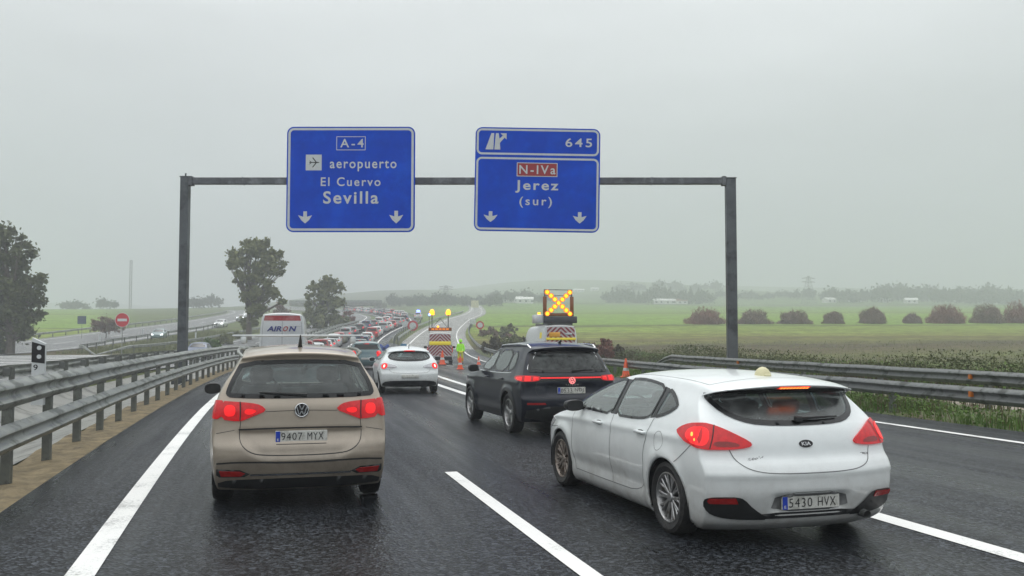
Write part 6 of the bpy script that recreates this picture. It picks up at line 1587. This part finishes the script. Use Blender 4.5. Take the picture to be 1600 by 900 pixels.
def tree(px, ybase, ytop, Y, clumps, label, leafm, nleaf, lsize, name='tree', group=None, trunk=.3, limbs=True, cat='tree'):
    """clumps in photograph pixels: (x, y, radius px); depth spread added"""
    c = P2(px, ybase, Y); g = float(H(c.x, Y)); k = Y/F; root = empty(name, (c.x, Y, g), 0, label, cat, group)
    C = []
    for (x, y, r) in clumps:
        q = P2(x, y, Y); base = (q.x-c.x, 0, q.z-g)
        sub = max(4, int(7+r*.4))
        for i in range(sub):
            d = rng.normal(size=3); d /= np.linalg.norm(d); rr = r*k*rng.uniform(.45, .95)
            C.append((base[0]+d[0]*rr, d[1]*rr*1.1, base[2]+d[2]*rr*.9, r*k*rng.uniform(.2, .55), .8))
    V, Fs = leaves(C, 0, nleaf, lsize)
    mkobj('crown', V, Fs, leafm, root)
    mb = MB(); top = max(q[2] for q in C)
    mb.tube([(0, 0, -.5), (.1, 0, top*.25), (-.1, .1, top*.5), (.1, 0, top*.8)], [trunk, trunk*.8, trunk*.55, trunk*.15], 8)
    if limbs:
        for q in C[::3]:
            z0 = min(top*.7, max(.8, q[2]*.45)); mb.tube([(0, 0, z0), (q[0]*.5, q[1]*.5, (z0+q[2])/2+.2), (q[0], q[1], q[2])], [trunk*.35, trunk*.2, trunk*.05], 5, False)
    mb.obj('trunk', M_bark, root); return root
tree(388, 535, 372, 125, [(400, 392, 20), (372, 405, 18), (425, 402, 18), (385, 380, 10), (415, 378, 9), (360, 415, 9), (440, 425, 8), (376, 432, 17), (412, 430, 22), (395, 455, 20), (425, 455, 14), (385, 465, 11), (441, 468, 9), (402, 485, 16), (390, 505, 13), (436, 395, 8), (443, 412, 8)],
     'tall ragged tree with a narrow base, between the left gantry post and the blue sign', L_olive, 15000, .30, trunk=.45)
tree(505, 525, 426, 160, [(512, 442, 14), (490, 450, 12), (528, 450, 12), (484, 462, 9), (508, 465, 18), (525, 478, 15), (490, 482, 15), (508, 495, 20), (530, 500, 13), (482, 500, 12), (500, 512, 14), (520, 436, 8)],
     'rounder hazy tree right of the tall ragged tree', L_olive, 11000, .34, trunk=.4)
tree(15, 560, 350, 92, [(10, 380, 28), (30, 400, 24), (-20, 400, 35), (50, 430, 18), (25, 440, 30), (62, 437, 11), (5, 480, 34), (45, 465, 22), (-30, 470, 40), (20, 510, 28), (45, 495, 20), (62, 452, 9), (64, 487, 8), (40, 520, 16), (-10, 540, 25), (30, 370, 10)],
     'large dark tree cut by the left edge of the picture', L_dark, 26000, .24, trunk=.5)
tree(165, 521, 487, 128, [(165, 503, 13), (152, 508, 10), (178, 507, 10), (186, 512, 8), (148, 512, 7), (170, 514, 11)], 'bare brownish bush left of the no entry sign', L_brown, 6000, .12, name='bush', trunk=.08, cat='bush')
tree(541, 515, 485, 172, [(541, 497, 11), (532, 502, 9), (550, 503, 9), (543, 508, 10)], 'reddish bush at the foot of the rounder tree', L_red, 4500, .2, name='bush', trunk=.1, cat='bush')
tree(440, 510, 470, 180, [(440, 485, 13), (452, 495, 10), (430, 495, 10), (460, 500, 8)], 'dull bush between the two roadside trees', L_brown, 3500, .25, name='bush', trunk=.1, cat='bush')
for i, (x, y) in enumerate(((330, 536), (352, 530), (366, 524))):
    tree(x, y+8, y-10, 100+i*14, [(x, y, 9), (x-9, y+4, 7), (x+9, y+3, 7)], ['low green bush just right of the left gantry post', 'low green bush in the island, second right of the left gantry post', 'low green bush at the foot of the tall ragged tree'][i], L_grass if i < 1 else L_olive, 2200, .2, name='bush', trunk=.05, group='island bushes', cat='bush')
# row of round shrubs on the far edge of the field
row = [(1103, 30, 23, L_red), (1176, 25, 20, L_brown), (1240, 24, 20, L_brown), (1303, 16, 18, L_brown), (1364, 21, 25, L_brown), (1425, 14, 15, L_brown), (1478, 29, 28, L_red), (1545, 26, 28, L_brown), (1592, 24, 30, L_red)]
names = ['leftmost', 'second', 'third', 'fourth, narrow', 'fifth', 'sixth and smallest', 'seventh, wide reddish', 'eighth', 'last']
for i, (x, hw, h_, lm_) in enumerate(row):
    Y = 182+i*.6; c = P2(x, 505, Y); g = float(H(c.x, Y)); k = Y/F; root = empty('shrub', (c.x, Y, g-.1), 0, 'round bare shrub in the row across the field, %s from the left' % names[i], 'shrub', 'row of round shrubs across the field')
    n = 7000; th = rng.random(n)*2*math.pi; cz = rng.random(n); rr = rng.random(n)**.30
    wob = 1+.17*np.sin(th*3+i*1.7)+.15*np.sin(th*5+cz*7+i*2)+.12*np.sin(cz*9+th*2+i)+.16*rng.random(n)**6
    sr = np.sqrt(1-cz**2)*.55+.45*(1-cz**3); R0 = rr*wob
    pos = np.stack([np.cos(th)*sr*R0*hw*k*.9, np.sin(th)*sr*R0*hw*k*.8, cz*R0*h_*k*.88], 1)
    a = rng.normal(size=(n, 3)); a[:, 2] = abs(a[:, 2])+.5; a /= np.linalg.norm(a, axis=1)[:, None]; b_ = np.cross(a, rng.normal(size=(n, 3))); b_ /= np.linalg.norm(b_, axis=1)[:, None]
    s_ = .22*(.6+.8*rng.random(n)); A_ = a*(s_*1.9)[:, None]; Bv = b_*(s_*.20)[:, None]
    V = np.stack([pos-A_, pos-Bv, pos+A_, pos+Bv], 1).reshape(-1, 3); mkobj('crown', V, [(4*j, 4*j+1, 4*j+2, 4*j+3) for j in range(n)], lm_, root)
    mb = MB()
    for j in range(6): an = j*1.05; mb.tube([(math.cos(an)*.15, math.sin(an)*.15, -.2), (math.cos(an)*hw*k*.5, math.sin(an)*hw*k*.4, h_*k*.7)], [.06, .02], 5)
    mb.obj('trunk', M_bark, root)
# hedge shrubs right of the exit road
hed = [(770, 540, 16), (795, 536, 17), (820, 538, 16), (845, 540, 15), (862, 545, 14), (752, 527, 10), (786, 520, 9)]
for i, (x, y, r) in enumerate(hed):
    Y = 92 if y > 530 else 125
    tree(x, y+r*.7, y-r, Y+i*2, [(x, y, r*.8), (x-r*.7, y+3, r*.6), (x+r*.7, y+2, r*.6), (x+r*.2, y-r*.3, r*.6)], 'bush in the hedge right of the exit road, %s of seven' % ['leftmost low', 'second low', 'third low', 'fourth low', 'last low', 'smaller upper left', 'smaller upper right'][i], [L_weed, L_olive, L_weed, L_weed, L_brown, L_olive, L_olive][i], 2600, .16, name='bush', trunk=.06, group='hedge beside the exit road', cat='bush')
for i, (x, y, r, lm_) in enumerate(((945, 545, 17, L_red), (965, 552, 14, L_weed), (985, 560, 12, L_weed), (925, 558, 12, L_olive))):
    tree(x, y+r*.8, y-r, 62+i*2, [(x, y, r*.6), (x-r*.5, y+5, r*.5), (x+r*.5, y+4, r*.5), (x+2, y-r*.6, r*.45)], ['reddish bare bush right of the amber X van, tallest', 'dark weedy bush second right of the amber X van', 'low dark bush left of the sloping rail end', 'green bush hidden behind the black SUV'][i], lm_, 2600, .11, name='bush', trunk=.04, group='bushes beyond the right guard rail', cat='bush')
rr2 = random.Random(5)
for i in range(16):
    s = 62+i*5.5; o = float(L4(s))+rr2.uniform(4.5, 8); q = W3(s, o); h_ = rr2.uniform(.9, 1.7); kk = F/q.y; px = 800+q.x*kk
    d_ = (q.y*math.cos(PITCH)+(q.z-CAMH)*math.sin(PITCH)); py = 450-F*((q.z-CAMH)*math.cos(PITCH)-q.y*math.sin(PITCH))/d_
    r = h_*kk*.5
    tree(px, py, py-h_*kk, q.y, [(px, py-r*1.0, r*.8), (px-r, py-r*.7, r*.7), (px+r, py-r*.6, r*.7), (px+r*.3, py-r*1.5, r*.5)], 'dark scrubby bush in the long hedge running along the right of the exit road', [L_weed, L_brown, L_olive, L_weed][i % 4], 1500, .16, name='bush', trunk=.05, group='scrub along the exit road', cat='bush')
# small distant trees
def mini_tree(kind):
    root = empty('tree', (0, 0, 0)); C = []
    if kind == 0:
        for k in range(7): C.append((0, 0, 1.2+k*.8, 1.25*(1-k/8.5), 1.3))
    elif kind == 1:
        for k in range(6): a = k*1.1; C.append((math.cos(a)*1.6, math.sin(a)*1.6, 2.6+.5*math.sin(k*2), 1.7, .8))
        C.append((0, 0, 3.6, 1.9, .8))
    else:
        for k in range(8): a = k*.8; C.append((math.cos(a)*2.6, math.sin(a)*2.0, 2.3+.8*math.sin(k*3), 1.9, .75))
        C.append((0, 0, 3.8, 2.3, .7))
    V, Fs = leaves(C, 0, 900, .55); mkobj('crown', V, Fs, L_far, root)
    mb = MB(); mb.tube([(0, 0, -1), (0, 0, 3)], [.2, .1], 5); mb.obj('trunk', M_bark, root); return root
minis = [mini_tree(0), mini_tree(1), mini_tree(2)]; used = [False]*3
def put_mini(k, x, Y, s_, label, group):
    r = minis[k] if not used[k] else copy_tree(minis[k]); used[k] = True
    r.location = (x, Y, float(H(x, Y))-.2); r.scale = (s_*random.uniform(.9, 1.15), s_, s_*random.uniform(.85, 1.2)); r.rotation_euler = (0, 0, random.uniform(0, 6)); tag(r, label, 'tree', group)
for i in range(30):
    px = 946+i*5.6+random.uniform(-2, 2); Y = 600+random.uniform(0, 14); c = P2(px, 470, Y)
    put_mini(0 if random.random() < .45 else 1, c.x, Y, random.uniform(1.1, 1.7)*(1.4 if i in (14, 27) else 1), 'small dark tree in the distant farm row left of the right gantry post', 'distant trees around the farm')
for (x0, x1, Y, n, sc_, lb) in ((1120, 1290, 700, 14, 1.2, 'hazy tree on the ridge behind the right gantry post'), (1290, 1600, 640, 34, 1.8, 'hazy tree in the wooded ridge at the far right'), (1380, 1600, 700, 22, 2.3, 'foggy tree in the higher wood at the far right'), (960, 1130, 860, 12, 1.6, 'faint tree on the skyline above the distant farm'), (760, 860, 540, 12, 1.2, 'hazy tree beyond the green field left of the amber X'), (610, 780, 450, 34, .9, 'dull tree in the wood beyond the chevron van'), (280, 340, 420, 4, 1.0, 'faint tree on the left skyline'), (90, 180, 470, 6, .9, 'faint tree over the green field at the left')):
    for i in range(n):
        px = x0+(x1-x0)*(i+random.random())/n; YY = Y+random.uniform(-25, 25); c = P2(px, 470, YY); put_mini(random.choice((1, 2, 2)), c.x, YY, sc_*random.uniform(.7, 1.2), lb, lb.replace('tree', 'trees', 1))

# grass and weeds: nobody could count the blades
def blades(name, n, sfun, h0, h1, w_, m, label, lean=.5):
    V = []; Fs = []
    for i in range(n):
        s, o, hs_ = sfun(); x, y, t_ = ref(s, o); z = float(H(x, y))+.03; h_ = random.uniform(h0, h1)*hs_; a = random.uniform(0, 6.28); b = random.uniform(0, 6.28)
        dx, dy = math.cos(a)*w_/2, math.sin(a)*w_/2; lx, ly = math.cos(b)*h_*lean*random.random(), math.sin(b)*h_*lean*random.random(); x = float(x); y = float(y); k = len(V)
        V += [(x-dx, y-dy, z), (x+dx, y+dy, z), (x+dx*.6+lx*.5, y+dy*.6+ly*.5, z+h_*.6), (x-dx*.6+lx*.5, y-dy*.6+ly*.5, z+h_*.6), (x+lx, y+ly, z+h_)]
        Fs += [(k, k+1, k+2, k+3), (k+3, k+2, k+4)]
    tag(mkobj(name, V, Fs, m), label, 'grass', kind='stuff')
def clump(s0, s1, o0, o1, nc, spread):
    cs = [(s0+(s1-s0)*random.random()**1.3, random.uniform(0, 1), random.uniform(.5, 1.2)) for _ in range(nc)]
    def f():
        c = random.choice(cs); s = c[0]+random.gauss(0, spread); oo = min(1, max(0, c[1]+random.gauss(0, .12))); return s, float(L4(s))+o0+(o1-o0)*oo, c[2]
    return f
blades('verge_grass', 30000, clump(4, 75, 1.35, 4.3, 420, .7), .05, .26, .03, L_grass, 'green grass and weeds growing under the right guard rails')
blades('verge_dry_grass', 7000, clump(4, 75, 1.5, 7.6, 160, .6), .15, .5, .02, L_dry, 'dry stalks among the verge grass at the right')
blades('field_edge_weeds', 16000, clump(8, 100, 7.3, 11.5, 90, 1.0), .25, .85, .05, L_weed, 'tall dead brown weeds along the near edge of the field')
blades('field_edge_grass', 26000, clump(6, 95, 7.2, 17, 300, 1.2), .15, .5, .05, L_grass, 'bright green grass along the near edge of the field')
blades('field_grass', 12000, lambda: (random.uniform(20, 120), float(L4(60))+random.uniform(12, 75), 1), .06, .22, .07, L_olive, 'rough yellowish field grass', .8)
blades('island_grass', 9000, lambda: (random.uniform(96, 150), random.uniform(-28, -19), 1), .15, .5, .07, L_olive, 'rough grass on the island left of the road')
def leafy(name, n, sfun, hmax, size, m, label):
    C = np.zeros((n, 3))
    for i in range(n):
        s, o, hs_ = sfun(); x, y, t_ = ref(s, o); C[i] = (float(x), float(y), float(H(x, y))+random.random()**1.3*hmax*hs_+.03)
    a = rng.normal(size=(n, 3)); a /= np.linalg.norm(a, axis=1)[:, None]; b = np.cross(a, rng.normal(size=(n, 3))); b /= np.linalg.norm(b, axis=1)[:, None]
    s = size*(.5+rng.random(n)); A = a*s[:, None]; B_ = b*(s*.5)[:, None]; V = np.stack([C-A, C-B_, C+A, C+B_], 1).reshape(-1, 3)
    tag(mkobj(name, V, [(4*i, 4*i+1, 4*i+2, 4*i+3) for i in range(n)], m), label, 'weeds', kind='stuff')
leafy('verge_weeds', 26000, clump(4, 70, 1.4, 4.4, 130, .45), .42, .035, L_grass, 'low leafy green weeds under the right guard rails')
leafy('hedge_bottom', 80000, clump(8, 100, 7.4, 10.8, 75, 1.5), 1.05, .042, L_dark, 'tangled dark green scrub along the near edge of the field')
leafy('bright_weeds', 30000, clump(6, 32, 7.4, 16, 60, 1.2), .75, .055, L_grass, 'bright green leafy growth beyond the right guard rail')
# haze
hz = MB(); hz.box((-1500, -60, -3), (1500, 2450, 150)); ho = hz.obj('haze', []) if False else mkobj('haze', hz.v, hz.f, [])
hm = bpy.data.materials.new('haze'); hm.use_nodes = True; t = hm.node_tree; t.nodes.clear(); o_ = N(t, 'ShaderNodeOutputMaterial'); pv = N(t, 'ShaderNodeVolumePrincipled')
pv.inputs['Density'].default_value = HAZE; pv.inputs['Color'].default_value = (.775, .812, .842, 1); pv.inputs['Anisotropy'].default_value = .1; LK(t, pv.outputs[0], o_.inputs['Volume'])
ho.data.materials.append(hm); tag(ho, kind='stuff')
